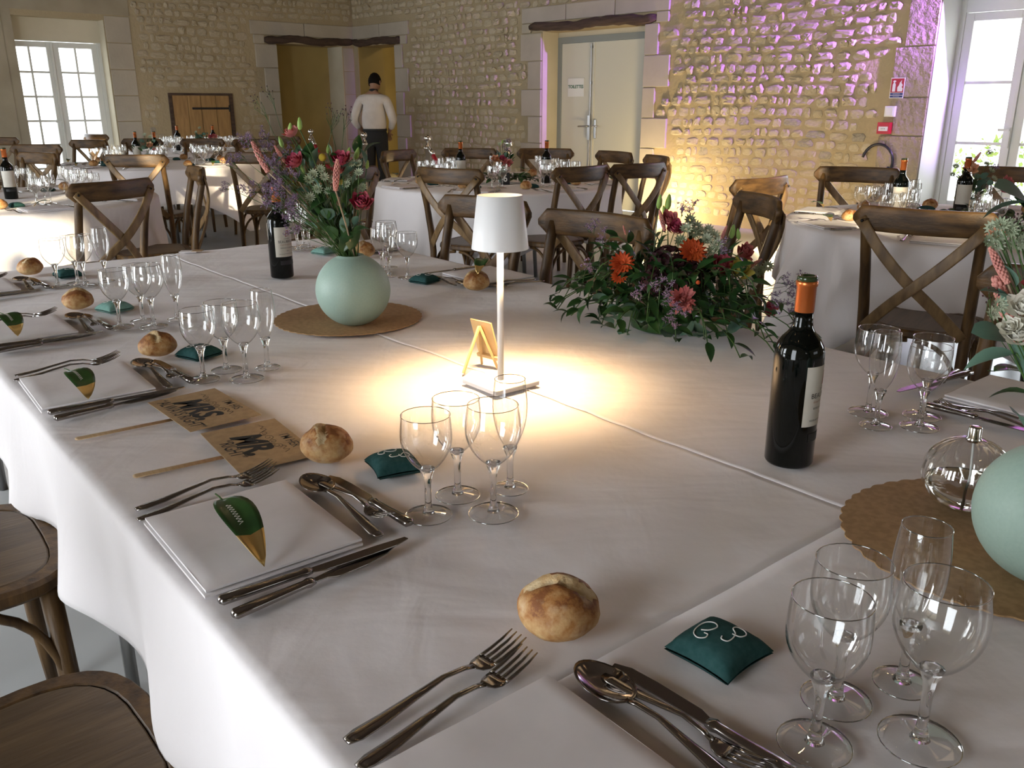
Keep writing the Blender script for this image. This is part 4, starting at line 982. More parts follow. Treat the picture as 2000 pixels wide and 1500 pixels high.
place(SA, T(1.247, 1.405, Z0), TA + PI / 2 + .3, 'dark teal monogrammed sachet at ' + nm, 'sachet')
place(BR[1], T(1.305, 1.205, Z0), 1, 'round bread roll under a leaf at ' + nm, 'bread roll')
place(NAP, T(1.560, 1.46, Z0), TA + PI, 'white napkin at ' + nm, 'napkin')
lay(KN, (1.54, 1.49), (1.30, 1.50), 'table knife at ' + nm, 'knife'); lay(FK, (1.55, 1.165), (1.335, 1.18), 'fork at ' + nm, 'fork'); lay(FK, (1.545, 1.205), (1.345, 1.215), 'second fork at ' + nm, 'fork')
lay(SP, (1.322, 1.47), (1.312, 1.262), 'spoon at ' + nm, 'spoon'); lay(FKs, (1.285, 1.285), (1.292, 1.475), 'small fork at ' + nm, 'fork')
place(LFf, T(1.33, 1.20, Z0 + .056), TA + 2.2, 'bright green leaf lying on the bread roll right of the vase', 'leaf')
nm = 'the setting behind the left wine bottle'
for k, u, v in (('A', 1.215, 2.245), ('C', 1.275, 2.265), ('B', 1.225, 2.330), ('F', 1.290, 2.345)):
    place(GL[k], T(u, v, Z0), 1, {'A': 'front wine glass at ', 'B': 'second wine glass at ', 'C': 'large wine glass at ', 'F': 'flute at '}[k] + nm, 'flute' if k == 'F' else 'wine glass')
place(SAp, T(1.262, 2.115, Z0), TA + PI / 2 + .3, 'pale teal sachet at ' + nm, 'sachet'); place(BR[0], T(1.345, 1.955, Z0), 2, 'bread roll showing right of the green vase stems', 'bread roll')
lay(FK, (1.50, 2.00), (1.29, 2.03), 'fork at ' + nm, 'fork'); place(NAP, T(1.555, 2.26, Z0), TA + PI, 'white napkin at ' + nm, 'napkin')
mb = MB(); mb.box(-.035, .03, -.02, .02, 0, .003); mb.box(.012, .05, -.018, .018, .003, .005, 1)
p = PT(370, 492); tag(mb.obj('folded_card', [M['napkin'], M['kraft']], None, False, loc=(p.x, p.y, Z0), rot=(0, 0, .1)), 'small folded white and brown card at the far edge of the long table', 'card')

# ---- the two paddle cards
def flourish(mb, x0, y0, s_, flip=1):
    for k in range(4):
        pts = [(x0 + flip * s_ * (k * 1.05 + .5 * math.cos(a) * (1 - a / 11)), y0 + s_ * (.42 * math.sin(a) * (1 - a / 11)) * (1 if k % 2 else -1), .0012) for a in [i * .5 for i in range(18)]]
        mb.sweep(pts, .0004, .0002, 4, up=(0, 0, 1))
    for e in (-1, 4):
        pts = catmull([(x0 + flip * s_ * (e * 1.05 + .6), y0, .0012), (x0 + flip * s_ * (e * 1.05 + .2), y0 + s_ * .5, .0012), (x0 + flip * s_ * (e * 1.05 - .1), y0 + s_ * .1, .0012), (x0 + flip * s_ * (e * 1.05 - .5), y0 + s_ * .5, .0012), (x0 + flip * s_ * (e * 1.05 - .9), y0 + s_ * .25, .0012)], 4)
        mb.sweep(pts, .0005, .0002, 4, up=(0, 0, 1))
def card(c, rz, l1, l2, l3, label, st0, st1):
    k = thing('paddle_card', label, 'card', c, rz); W_, D_ = .206, .132
    mb = MB(); mb.box(-W_ / 2, W_ / 2, -D_ / 2, D_ / 2, 0, .001); k1 = mb.obj('card', M['kraft'], k, False)
    t = MB(); t.join(text_mb(l1, .024, 0, .0001, .85), TR(.015, .049, .0012)); t.join(text_mb(l3, .033, 0, .0003, .72, .15), TR(0, -.045, .0012)); t.join(text_mb(l2, .066, 0, .0028, .95, .28), TR(-.004, -.010, .0013)); t.obj('lettering', M['ink'], k1, False)
    f_ = MB(); flourish(f_, -.040, .024, .021); f_.obj('flourish', M['ink'], k1, False)
    return k
k1 = card(T(.239, .640, Z0 + .0045), TA - PI / 2 + .035, 'I\u2019M HIS', 'MRS.', '\u201cALWAYS RIGHT\u201d', 'brown card paddle lettered MRS ALWAYS RIGHT on a wooden stick', None, None)
k2 = card(T(.247, .413, Z0 + .0025), TA - PI / 2 - .075, 'I\u2019M HER', 'MR.', '\u201cRIGHT\u201d', 'brown card paddle lettered MR RIGHT on a wooden stick', None, None)
for k_, a, b in ((k1, (.016, .636), (.19, .628)), (k2, (.044, .412), (.20, .398))):
    p, q = T(*a, Z0 + .001), T(*b, Z0 + .0006); mb = MB(); L = (q - p).length
    mb.sweep([(0, 0, 0), (0, .004, 0), (0, L * .3, 0), (0, L, 0)], [.004, .0085, .0075, .0065], .0011, 10, up=(0, 0, 1), power=.7)
    o = mb.obj('stick', M['stick'], k_); bpy.context.view_layer.update()
    o.matrix_parent_inverse = Matrix(); wm = Matrix.Translation(p) @ RZ(math.atan2(q.y - p.y, q.x - p.x) - PI / 2)
    km = Matrix.Translation(k_.location) @ RZ(k_.rotation_euler.z); o.matrix_local = km.inverted() @ wm

# ---- bottles
def make_bottle(az, far=False):
    b = thing('wine_bottle', 'bottle', 'wine bottle'); n = 16 if far else 40
    body = [(0, .004), (.020, .003), (.030, .0), (.0355, .002), (.0375, .006), (.0375, .178), (.0370, .186), (.0345, .195), (.0290, .205), (.0210, .214), (.0160, .222), (.0142, .232), (.0138, .252)]
    mb = MB(); mb.lathe(body, n); mb.obj('bottle_glass', M['bottle'], b)
    mb = MB(); mb.lathe([(.0142, .246), (.0145, .247), (.0146, .285), (.0160, .286), (.0162, .292), (.0150, .2935)], n); mb.obj('capsule', M['caps'], b)
    mb = MB(); mb.lathe([(.0148, .292), (.0150, .298), (.0138, .301), (.0105, .301), (.0100, .294), (0, .294)], n); mb.obj('mouth', M['cork'], b)
    R = .0378
    def patch(z0, z1, w_, m, nm, rr=R, par=b, label=None):
        q = MB(); q.grid(14, 2, lambda i, j: (rr * math.sin(az + (i - .5) * w_ / rr), -rr * math.cos(az + (i - .5) * w_ / rr), z0 + (z1 - z0) * j)); return q.obj(nm, m, par, label=label)
    lb = patch(.072, .168, .082, M['labelp'], 'label')
    patch(.046, .060, .055, M['ink'], 'lower_label')
    if not far:
        def bend(t, z, m, nm, rr=R + .0003):
            q = MB(); q.add([(rr * math.sin(az + x / rr), -rr * math.cos(az + x / rr), z + y) for x, y, _ in t.v], t.f); q.obj(nm, m, lb, False)
        bend(text_mb('B', .030, 0, .0002, 1.0, .2), .146, M['orange'], 'emblem')
        bend(text_mb('BEAUBREUIL', .0115, 0, 0, .95), .121, M['ink'], 'lettering')
        bend(text_mb('CHATEAU', .0048, 0), .1305, M['ink'], 'lettering'); bend(text_mb('Grand Vin de Bordeaux', .0052, 0, 0, 1, .2), .1115, M['orange'], 'lettering')
        bend(text_mb('BORDEAUX SUPERIEUR', .0046, 0), .101, M['ink'], 'lettering'); bend(text_mb('2016', .0046, 0), .0915, M['ink'], 'lettering'); bend(text_mb('MIS EN BOUTEILLE AU CHATEAU', .0040, 0), .0815, M['ink'], 'lettering')
    return b
def face(p, extra=0): return math.atan2(-p[0], p[1]) * 1 + extra      # local -Y towards the camera
B1 = make_bottle(math.radians(84)); p = T(.875, -.190, Z0); B1.location = p; B1.rotation_euler.z = -math.atan2(p.x, p.y); tag(B1, 'large dark wine bottle with copper capsule standing in the right foreground', 'wine bottle')
B2 = clone(B1, T(.930, 1.775, Z0), 0, 'dark wine bottle with its label showing, left of the green vase'); B2.rotation_euler.z = -math.atan2(B2.location.x, B2.location.y) - math.radians(84 - 38)
BF = make_bottle(0.1, True); bfu = False
for x, y, lab, tk in ((899, 275, 'left wine bottle on the toilets door table', 'mid'), (1068, 274, 'right wine bottle on the toilets door table', 'mid'), (1767, 309, 'wine bottle in front of the black hose loop', 'right'), (1893, 306, 'wine bottle behind the flowers at the right window table', 'right'),
                  (2, 268, 'wine bottle cut by the left edge of the photo', 'nearleft'), (262, 254, 'wine bottle on the sunlit table behind the golden chair', 'midleft'), (299, 251, 'wine bottle behind the eucalyptus on the sunlit table', 'midleft'), (344, 240, 'left wine bottle on the farthest table before the hatch', 'far'), (414, 242, 'right wine bottle on the farthest table before the hatch', 'far')):
    p = at_h(x, y, 1.052); X, Y, R_ = ROUND[tk]; d = Vector((p.x - X, p.y - Y, 0))
    if d.length > R_ * .5: # keep it standing on the table, on the same line of sight
        dirv = Vector((p.x, p.y, 0)).normalized(); t_ = Vector((X, Y, 0)).dot(dirv); p = dirv * t_; off = p - Vector((X, Y, 0))
        if off.length > R_ * .75: p = Vector((X, Y, 0)) + off.normalized() * R_ * .75
    loc = (p.x, p.y, .7505)
    if not bfu: o = BF; o.location = loc; bfu = True
    else: o = clone(BF, loc)
    o.rotation_euler.z = -math.atan2(p.x, p.y); tag(o, lab, 'wine bottle')

# ---- settings on the round tables (small in the photo: one mesh each)
SECT = ['near', 'near right', 'right', 'far right', 'far', 'far left', 'left', 'near left']
def sector(phi): return SECT[int(round((phi + PI / 2) / (PI / 4))) % 8]
TSHORT = {'mid': 'table by the toilets door', 'right': 'table by the right window', 'nearleft': 'table cut by the left edge', 'midleft': 'sunlit middle left table', 'far': 'farthest table by the hatch'}
OFF = {'mid': -100, 'right': -125, 'nearleft': -42, 'midleft': -78, 'far': -70}
rr_ = random.Random(21)
for tk, (X, Y, R_) in ROUND.items():
    for i in range(8):
        phi = math.radians(OFF[tk] + 45 * i); sec = sector(phi); nm = '%s side of the %s' % (sec, TSHORT[tk])
        o_ = Vector((X + (R_ - .01) * math.cos(phi), Y + (R_ - .01) * math.sin(phi), 0)); rz = phi + PI; ix = Vector((math.cos(rz), math.sin(rz), 0)); iy = Vector((-math.sin(rz), math.cos(rz), 0))
        def W_(x, y, z=.7505): p = o_ + ix * x + iy * (y - .1); return (p.x, p.y, z)
        for k, u, v in (('A', .33, .03), ('B', .40, .06), ('C', .40, -.02), ('F', .465, .03)):
            place(GF[k], W_(u + rr_.uniform(-.01, .01), v + rr_.uniform(-.012, .012)), rr_.uniform(0, 6), {'F': 'champagne flute', 'A': 'inner small wine glass', 'B': 'rear small wine glass', 'C': 'larger wine glass'}[k] + ', ' + nm, 'flute' if k == 'F' else 'wine glass', 'glasses on the ' + TSHORT[tk])
        place(BRF[i % 2], W_(.315 + rr_.uniform(-.02, .01), .26 + rr_.uniform(-.03, .02)), rr_.uniform(0, 6), 'bread roll at the ' + nm, 'bread roll')
        nap_ = place(NAP, W_(.01, .0), rz + rr_.uniform(-.08, .08), 'folded napkin, ' + nm, 'napkin', None, .999)
        place(LFf, W_(.08, .12, .7655), rz + rr_.uniform(-1, 1), 'green leaf, ' + nm, 'leaf')
        if tk not in ('far',):
            place(SAf, W_(.37, .17), rz - PI / 2 + rr_.uniform(-.4, .4), 'teal sachet at the ' + nm, 'sachet')
            place(fKN, W_(.02, -.03), rz - PI / 2, 'knife at the ' + nm, 'knife'); place(fFK, W_(.02, .27), rz - PI / 2, 'fork at the ' + nm, 'fork')

# ---- lamp
lp = T(.770, .416, Z0); lamp = thing('table_lamp', 'slim white cordless table lamp glowing on the long table', 'lamp', lp, TA)
mb = MB(); mb.box(-.057, .057, -.056, .056, 0, .010); mb.obj('base', M['lampw'], lamp, False, bevel=.002)
mb = MB(); mb.lathe([(.0064, .010), (.0064, .345)], 20); mb.obj('pole', M['lampw'], lamp)
mb = MB(); mb.lathe_open([(.0560, .278), (.0440, .380), (.0434, .3802), (.0430, .379), (.0548, .279), (.0560, .278)], 48); mb.obj('shade', M['lampw'], lamp)
mb = MB(); mb.lathe([(0, .366), (.0415, .366), (.0415, .369), (0, .369)], 32); mb.obj('shade_top', emit('lamp_diffuser', (1, .70, .38), 2.6), lamp)
mb = MB(); mb.lathe([(.016, .350), (.018, .352), (.018, .366)], 20); mb.obj('led_head', M['led'], lamp)
l = light('AREA', 'lamp_light', lp + Vector((0, 0, .348)), lp, 3.6, (1, .68, .36), .07); l.data.shape = 'DISK'
light('POINT', 'lamp_bulb', lp + Vector((0, 0, .325)), None, 8.5, (1, .64, .30), .03)
# ---- little easel seen from behind
ez = thing('small_easel', 'tiny pale wooden easel seen from behind beside the lamp', 'easel', PT(945, 722))
e0 = ez.location.copy(); ez.location.z = Z0
def EP(px, py, z): p = at_h(px, py, z); return (p.x - e0.x, p.y - e0.y, z - Z0)
a, b, c = EP(905, 729, Z0 + .002), EP(972, 719, Z0 + .002), EP(941, 711, Z0 + .002)
ap = (Vector(b) + Vector(c)) / 2 * .62 + Vector(a) * .38; apx = Vector((ap.x, ap.y, .098))
for q, n_ in ((a, 'rear_strut'), (b, 'leg'), (c, 'leg')):
    mb = MB(); mb.sweep([Vector(q), apx + (Vector(q) - apx) * .02], .0036, .0030, 4, power=1); mb.obj(n_, M['easel'], ez, False)
fb, fc = Vector(b), Vector(c); dr_ = (fb - fc).normalized(); md = (fb + fc) / 2; upv = (apx - md).normalized(); nrm = dr_.cross(upv).normalized()
if nrm.dot(Vector(a) - md) > 0: nrm = -nrm
mb = MB(); o_ = md + upv * .020 + nrm * .005
mt = Matrix(((dr_.x, upv.x, nrm.x, o_.x), (dr_.y, upv.y, nrm.y, o_.y), (dr_.z, upv.z, nrm.z, o_.z), (0, 0, 0, 1)))
mb.box(-.030, .030, .008, .088, .0005, .0035, 0, mt); mb.obj('board', M['easel'], ez, False)
mb = MB(); mb.box(-.030, .030, 0, .007, -.006, .010, 0, mt); mb.obj('ledge', M['easel'], ez, False)
# ---- mats, vases, oil lamp
def mat_disc(c, lab):
    out = []
    for i in range(240):
        a = 2 * PI * i / 240; r = .192 + .0045 * abs(math.sin(a * 22)); out.append((r * math.cos(a), r * math.sin(a)))
    mb = MB(); mb.prism(out, 0, .0022); tag(mb.obj('round_mat', M['matc'], None, False, loc=c), lab, 'mat')
mat_disc(T(.815, 1.125, Z0), 'scalloped brown paper mat under the whole green vase'); mat_disc(T(.855, -.520, Z0), 'scalloped brown paper mat at the right edge under the oil lamp')
def vase(c, lab, r=.095):
    v = thing('round_vase', lab, 'vase', c); pr = []
    for i in range(25):
        a = -PI / 2 + .28 + (PI - .28 - .36) * i / 24; pr.append((r * math.cos(a), r * .98 + r * .98 * math.sin(a)))
    z0 = pr[0][1]; pr = [(x, z - z0) for x, z in pr]; zt = pr[-1][1]; rt = pr[-1][0]
    mb = MB(); mb.lathe([(0, 0)] + pr + [(rt - .002, zt + .003), (rt - .005, zt + .002), (rt - .008, zt - .02), (0, zt - .03)], 48); mb.obj('vase_body', M['sage'], v); return v, zt
V1p = T(.792, 1.050, Z0 + .0023); v1, VZ = vase(V1p, 'round sage green vase standing left of the lamp')
V2p = T(.800, -.592, Z0 + .0023); v2, VZ2 = vase(V2p, 'round sage green vase cut by the right edge of the photo', .088)
op = T(.915, -.445, Z0 + .0023); ol = thing('oil_lamp', 'round ribbed clear glass oil lamp beside the right vase', 'oil lamp', op)
R = .0585; pr = [(R * math.cos(a), R * .93 + R * .93 * math.sin(a)) for a in [-PI / 2 + .35 + (PI - .35 - .13) * i / 22 for i in range(23)]]; z0 = pr[0][1]; pr = [(x, z - z0) for x, z in pr]
mb = MB(); mb.lathe_open(pr, 96); mb.v = [(x * (1 + .024 * math.cos(20 * math.atan2(y, x)) * min(1, z / .05)), y * (1 + .024 * math.cos(20 * math.atan2(y, x)) * min(1, z / .05)), z) for x, y, z in mb.v]; mb.obj('glass_globe', thin_glass('ribbed_glass', (.96, .96, .95), (.45, .45, .44), boost=2.2), ol)
mb = MB(); q = [(max(0, x - .003), z + .002) for x, z in pr if z < .040]; mb.lathe([(0, .003)] + q + [(0, q[-1][1])], 48); mb.obj('oil', solid_glass('lamp_oil', (1, .99, .96), 1.2), ol)
zt = pr[-1][1]; mb = MB(); mb.lathe([(.010, zt - .004), (.0105, zt), (.0085, zt + .002), (.0085, zt + .016), (.007, zt + .018), (.0025, zt + .018)], 20); mb.obj('wick_holder', M['chrome'], ol)
mb = MB(); mb.sweep([(0, 0, .01), (.004, 0, .05), (0, 0, zt)], .0016, .0016, 6); mb.obj('wick', M['thread'], ol)
# ============================================================ FLOWERS
def at_y(px, py, Y):
    x = (px - 1000) / F; y = (py - 750) / F; c, s_ = math.cos(TH), math.sin(TH); t_ = Y / (c - y * s_)
    return Vector((x * t_, Y, H + (-s_ - y * c) * t_))
fr = random.Random(11)
def align(d, roll=0):
    d = Vector(d).normalized(); return d.to_track_quat('Z', 'Y').to_matrix().to_4x4() @ RZ(roll)
def petal_ring(mb, n, L, W_, tilt, r0, z0, cup=.4, m=0, off=0, jit=0, r=fr, seg=3):
    for k in range(n):
        a = 2 * PI * (k + off) / n + r.uniform(-jit, jit); tl = tilt + r.uniform(-jit, jit) * .6
        M_ = RZ(a) @ TR(r0, 0, z0) @ RY(-tl)
        vs = []; 
        for j in range(seg + 1):
            t = j / seg; w_ = W_ * math.sin(PI * min(.93, .16 + t * .80)) ; zz = cup * L * t * t
            for c in (-1, 0, 1): vs.append(M_ @ Vector((L * t, c * w_ * .5, zz + abs(c) * w_ * .18)))
        mb.add(vs, [(j * 3 + i, j * 3 + i + 1, j * 3 + i + 4, j * 3 + i + 3) for j in range(seg) for i in (0, 1)], m)
def P_rose(s_=1.0):
    mb = MB()
    for i, (n, t, L) in enumerate(((3, 1.45, .9), (4, 1.32, 1.0), (5, 1.15, 1.05), (6, .92, 1.1), (6, .62, 1.1))): petal_ring(mb, n, .026 * L * s_, .026 * s_, t, .002 + .0028 * i * s_, 0, .25, 0, i * .4, .12)
    mb.ball((0, 0, .012 * s_), .008 * s_, 6, 4); return mb
def P_bud(s_=1.0):
    mb = MB(); mb.lathe([(.0, 0), (.0045 * s_, .002), (.0075 * s_, .010 * s_), (.0065 * s_, .022 * s_), (.003 * s_, .033 * s_), (.0, .036 * s_)], 7); return mb
def P_astr():
    mb = MB(); petal_ring(mb, 12, .013, .0052, .35, .003, 0, .15, seg=2); petal_ring(mb, 10, .009, .004, .9, .002, .001, .1, seg=2)
    for k in range(14):
        a = k * 2.4; q = .0007 * k ** .8; mb.ball((q * math.cos(a) * 1.4, q * math.sin(a) * 1.4, .006), .0011, 4, 3)
    return mb
def P_gerb():
    mb = MB(); petal_ring(mb, 16, .031, .013, .15, .007, 0, .05, seg=3); petal_ring(mb, 15, .025, .012, .38, .006, .003, .05, off=.5, seg=3); petal_ring(mb, 10, .012, .006, .9, .004, .004, 0, seg=2); mb.ball((0, 0, .005), .009, 8, 4, sz=.5); return mb
def P_carn():
    mb = MB()
    for i in range(8): petal_ring(mb, 9, .022, .011, 1.5 - i * .19, .002 + .0018 * i, 0, .15, 0, i * .37, .45)
    return mb
def P_hydr():
    mb = MB()
    for k in range(46):
        z = 1 - 1.5 * (k + .5) / 46; a = k * 2.39996; q = math.sqrt(max(0, 1 - z * z)); d = Vector((q * math.cos(a), q * math.sin(a), z)); t = MB(); petal_ring(t, 4, .013, .013, .25, .001, 0, .1, seg=2); mb.join(t, TR(d * .046) @ align(d, k))
    return mb
def P_spike(L=.085):
    mb = MB(); n = 15
    mb.sweep([(0, 0, 0), (0, 0, L * .95)], [.0035, .002], [.0035, .002], 5)
    for i in range(n):
        t = i / n; rr = .0072 * math.sin(PI * (.16 + .78 * t)) 
        for k in range(5):
            a = k * 2 * PI / 5 + i * .63; mb.ball((rr * math.cos(a), rr * math.sin(a), L * t + .002), .0038 * (1 - .3 * t), 5, 3, sz=1.6, mat=None)
    return mb
def P_statice(seed):
    r = random.Random(seed); mb = MB()
    def br(p, d, L, lv):
        q = p + d * L; mb.sweep([p, (p + q) / 2 + Vector((r.uniform(-.003, .003),) * 3), q], .0006, .0006, 3, m=1)
        if lv == 0:
            for k in range(4):
                c = q + Vector((r.uniform(-.006, .006), r.uniform(-.006, .006), r.uniform(-.003, .008))); M_ = TR(c) @ align((r.uniform(-1, 1), r.uniform(-1, 1), r.uniform(.2, 1))); t = MB(); petal_ring(t, 3, .0062, .0042, .9, .0005, 0, .1, seg=1); mb.join(t, M_, 0)
        else:
            for k in range(3): br(p + d * L * r.uniform(.45, 1), (d + Vector((r.uniform(-.8, .8), r.uniform(-.8, .8), r.uniform(-.2, .6)))).normalized(), L * r.uniform(.5, .8), lv - 1)
    br(Vector((0, 0, 0)), Vector((0, 0, 1)), .034, 2); return mb
def P_sprig(seed):
    r = random.Random(seed); mb = MB()
    def br(p, d, L, lv):
        q = p + d * L; mb.sweep([p, q], .0003 + .0002 * lv, .0003 + .0002 * lv, 3, m=1)
        if lv == 0: mb.ball(q, .0016, 5, 3)
        else:
            for k in range(3): br(p + d * L * r.uniform(.5, 1), (d + Vector((r.uniform(-.8, .8), r.uniform(-.8, .8), r.uniform(-.1, .5)))).normalized(), L * r.uniform(.55, .8), lv - 1)
    br(Vector((0, 0, 0)), Vector((0, 0, 1)), .045, 2); return mb
def P_leaf(L, W_, curl=.5, pt=1.0):
    mb = MB()
    def fn(i, j):
        t = j; c = 2 * i - 1; w_ = W_ * .5 * math.sin(PI * t ** (.75 * pt)) ** .85; return (c * w_, L * t, curl * L * .35 * math.sin(t * PI * .9) + abs(c) * w_ * .35)
    mb.grid(2, 6, fn); return mb
def P_round(L):
    mb = MB()
    def fn(i, j):
        t = j; c = 2 * i - 1; w_ = L * .44 * math.sqrt(max(0, 1 - (2 * t - 1) ** 2)) ; return (c * w_, L * t, .10 * L * math.sin(t * PI) + abs(c) * w_ * .15)
    mb.grid(2, 6, fn); return mb
PM = {'rose': P_rose(), 'bud': P_bud(), 'astr': P_astr(), 'gerb': P_gerb(), 'carn': P_carn(), 'hydr': P_hydr(), 'spike': P_spike(), 'ball': None}
_b = MB(); _b.ball((0, 0, .012), .012, 10, 7); PM['ball'] = _b
MESH = {}
def pm(kind, matn, builder=None):
    k = (kind, matn)
    if k not in MESH:
        mb = builder() if builder else PM[kind]; ms = [M[m] for m in matn] if isinstance(matn, tuple) else M[matn]
        MESH[k] = mb.mesh(kind, ms)
    return MESH[k]
NAMES = {'rose': 'rose', 'bud': 'flower_bud', 'astr': 'astrantia_flower', 'gerb': 'gerbera_flower', 'carn': 'carnation_flower', 'hydr': 'hydrangea_head', 'spike': 'flower_spike', 'ball': 'ball_flower', 'stat': 'lavender_sprig', 'sprig': 'berry_sprig', 'leaf': 'leaf', 'round': 'round_leaf'}
def part(par, kind, mesh, loc, d, roll=0, scale=1, org=None):
    o = bpy.data.objects.new(NAMES[kind], mesh); COL.objects.link(o); o.parent = par
    m_ = TR(Vector(loc) - (org or Vector((0, 0, 0)))) @ (align(d, roll) if kind not in ('leaf', 'round') else leaf_rot(d, roll)) @ Matrix.Scale(scale, 4)
    o.matrix_local = m_; return o
def leaf_rot(d, roll):
    d = Vector(d).normalized(); return d.to_track_quat('Y', 'Z').to_matrix().to_4x4() @ RY(roll)
def stem(par, a, b, org, m='stem', r=.0013, bow=.0, nm='stem'):
    a, b = Vector(a) - org, Vector(b) - org; mid = (a + b) / 2 + Vector((0, 0, bow)); mid.x += (a.x - b.x) * .12; mb = MB()
    mb.sweep(bez(a, a.lerp(mid, .7) + Vector((0, 0, .01)), mid.lerp(b, .5), b, 6), [r] * 7, [r] * 7, 5); return mb.obj(nm, M[m], par)
# ---- bouquet in the whole vase
def bouquet1():
    org = V1p + Vector((0, 0, VZ - .02)); Y0 = V1p.y
    g = thing('flower_bouquet', 'tall loose bouquet of pink, green and lilac flowers in the left green vase', 'flowers', org)
    def base(): return org + Vector((fr.uniform(-.018, .018), fr.uniform(-.012, .012), 0))
    def fl(kind, matn, px, py, dy=0, sc=1, dirv=None, st='stem', builder=None, r=.0013):
        p = at_y(px, py, Y0 + dy); b = base(); d = dirv or ((p - b).normalized() + Vector((0, -.55, .1))); part(g, kind, pm(kind, matn, builder), p, d, fr.uniform(0, 6), sc, org); stem(g, b, p, org, st, r, fr.uniform(0, .01)); return p
    for px, py, x2, y2, s_ in ((523, 335, 492, 276, 1.0), (556, 316, 536, 284, .72), (655, 371, 659, 310, .95)):
        a, b_ = at_y(px, py, Y0 - (.10 if px > 600 else .04)), at_y(x2, y2, Y0 - (.10 if px > 600 else .04)); part(g, 'spike', pm('spike', 'pinkspk'), a, b_ - a, 0, (b_ - a).length / .085, org); stem(g, base(), a, org, 'straw', .0021)
    for x, y, sc in ((568, 268, 1.1), (586, 254, .95), (553, 288, .9), (678, 312, 1.0), (694, 312, 1.0), (593, 343, .85), (640, 300, .7), (716, 330, .7)):
        fl('bud', 'bud', x, y, fr.uniform(-.05, .03), sc * .88, Vector((fr.uniform(-.35, .35) + (.5 if x == 694 else 0), 0, 1)))
    for x, y, m, sc in ((580, 322, 'magenta', .85), (572, 265, 'rosep', .7), (668, 318, 'magenta', .85), (705, 402, 'magenta', .95), (662, 336, 'rosep', .6)): fl('rose', m, x, y, -.04 if y > 300 else .02, sc)
    fl('ball', 'cras', 632, 314, -.03, .8); fl('ball', 'yel', 664, 362, -.02, .8)
    for x, y in ((612, 340), (633, 346), (621, 369), (642, 374), (606, 386), (612, 398), (603, 352), (648, 352), (677, 345), (689, 318), (701, 338), (708, 366), (677, 360), (626, 330), (634, 385), (692, 352), (655, 330), (700, 320)):
        fl('astr', 'astr', x, y, fr.uniform(-.07, .0), fr.uniform(.75, .98), Vector((fr.uniform(-.5, .5), -1, fr.uniform(.1, .8))), r=.0008)
    for i, (x, y) in enumerate(((500, 292), (520, 300), (540, 290), (548, 318), (497, 322), (485, 340), (470, 372), (505, 378), (530, 384), (560, 350), (575, 372), (590, 360), (570, 400), (585, 420), (600, 402), (602, 430), (612, 455), (555, 335), (528, 322), (606, 372), (565, 385), (592, 440))):
        fl('stat', ('stat', 'stem'), x, y + 6, fr.uniform(-.07, .06), fr.uniform(.7, 1.05), builder=lambda i=i: P_statice(5), r=.0008)
    for i, (x, y) in enumerate(((548, 250), (535, 262), (655, 285), (668, 288), (640, 290))): fl('sprig', ('berry', 'stem'), x, y, fr.uniform(0, .05), 1.15, Vector((fr.uniform(-.4, .4), 0, 1)), builder=lambda: P_sprig(3), r=.0006)
    LM = P_leaf(.06, .034, .4).mesh('leaf', M['leafg']); EM = P_leaf(.055, .026, .3).mesh('leaf', M['euca']); RM = P_round(.04).mesh('round_leaf', M['euca'])
    for x, y, x2, y2, m_, L in ((672, 492, 664, 428, LM, 1.2), (684, 490, 706, 444, LM, 1.1), (668, 494, 690, 462, LM, 1.0), (640, 408, 652, 372, RM, .9), (645, 430, 632, 402, RM, 1), (612, 330, 620, 296, EM, 1), (664, 345, 700, 318, EM, 1.25), (660, 340, 690, 322, EM, 1.0), (628, 400, 585, 378, LM, .9), (655, 440, 668, 408, RM, .9), (600, 318, 606, 285, LM, .9), (583, 330, 556, 322, EM, .7), (690, 440, 700, 420, EM, .7), (640, 455, 615, 435, LM, .8), (622, 420, 604, 404, LM, .7), (676, 400, 682, 360, LM, .7), (560, 300, 540, 318, EM, .6), (652, 470, 640, 440, LM, .9), (640, 390, 610, 410, LM, .9), (650, 380, 672, 350, LM, .9), (700, 400, 712, 372, LM, .7), (630, 360, 600, 340, LM, .9), (605, 320, 588, 300, LM, .7), (660, 330, 648, 296, LM, .8), (690, 370, 720, 350, LM, .7), (640, 430, 618, 398, LM, .8), (668, 430, 650, 392, LM, .8), (676, 445, 690, 400, LM, .8), (655, 400, 630, 370, LM, .8)):
        a, b_ = at_y(x, y, Y0 - .03), at_y(x2, y2, Y0 - .05 + fr.uniform(-.02, .02)); part(g, 'leaf' if m_ is not RM else 'round', m_, a, b_ - a, fr.uniform(-.6, .6), L, org); stem(g, base(), a, org)
    for i in range(14): stem(g, base(), at_y(fr.uniform(600, 700), fr.uniform(330, 430), Y0 + fr.uniform(-.05, .05)), org, r=.0012)
    for i in range(46):
        x, y = fr.uniform(575, 715), fr.uniform(300, 455); cx_ = 668 + (x - 668) * (1 if y < 380 else .6); a = at_y(cx_, y, Y0 + fr.uniform(-.05, .07)); part(g, 'leaf', (LM, EM)[i % 2], a, Vector((fr.uniform(-1, 1) + (x - 655) / 80, fr.uniform(-.6, .6), fr.uniform(.1, 1))), fr.uniform(-1, 1), fr.uniform(.55, .95), org)
    for i in range(16): fl('stat', ('stat', 'stem'), fr.uniform(545, 615), fr.uniform(330, 465), fr.uniform(-.08, .04), fr.uniform(.7, 1.1), builder=lambda: P_statice(5), r=.0008)
bouquet1()
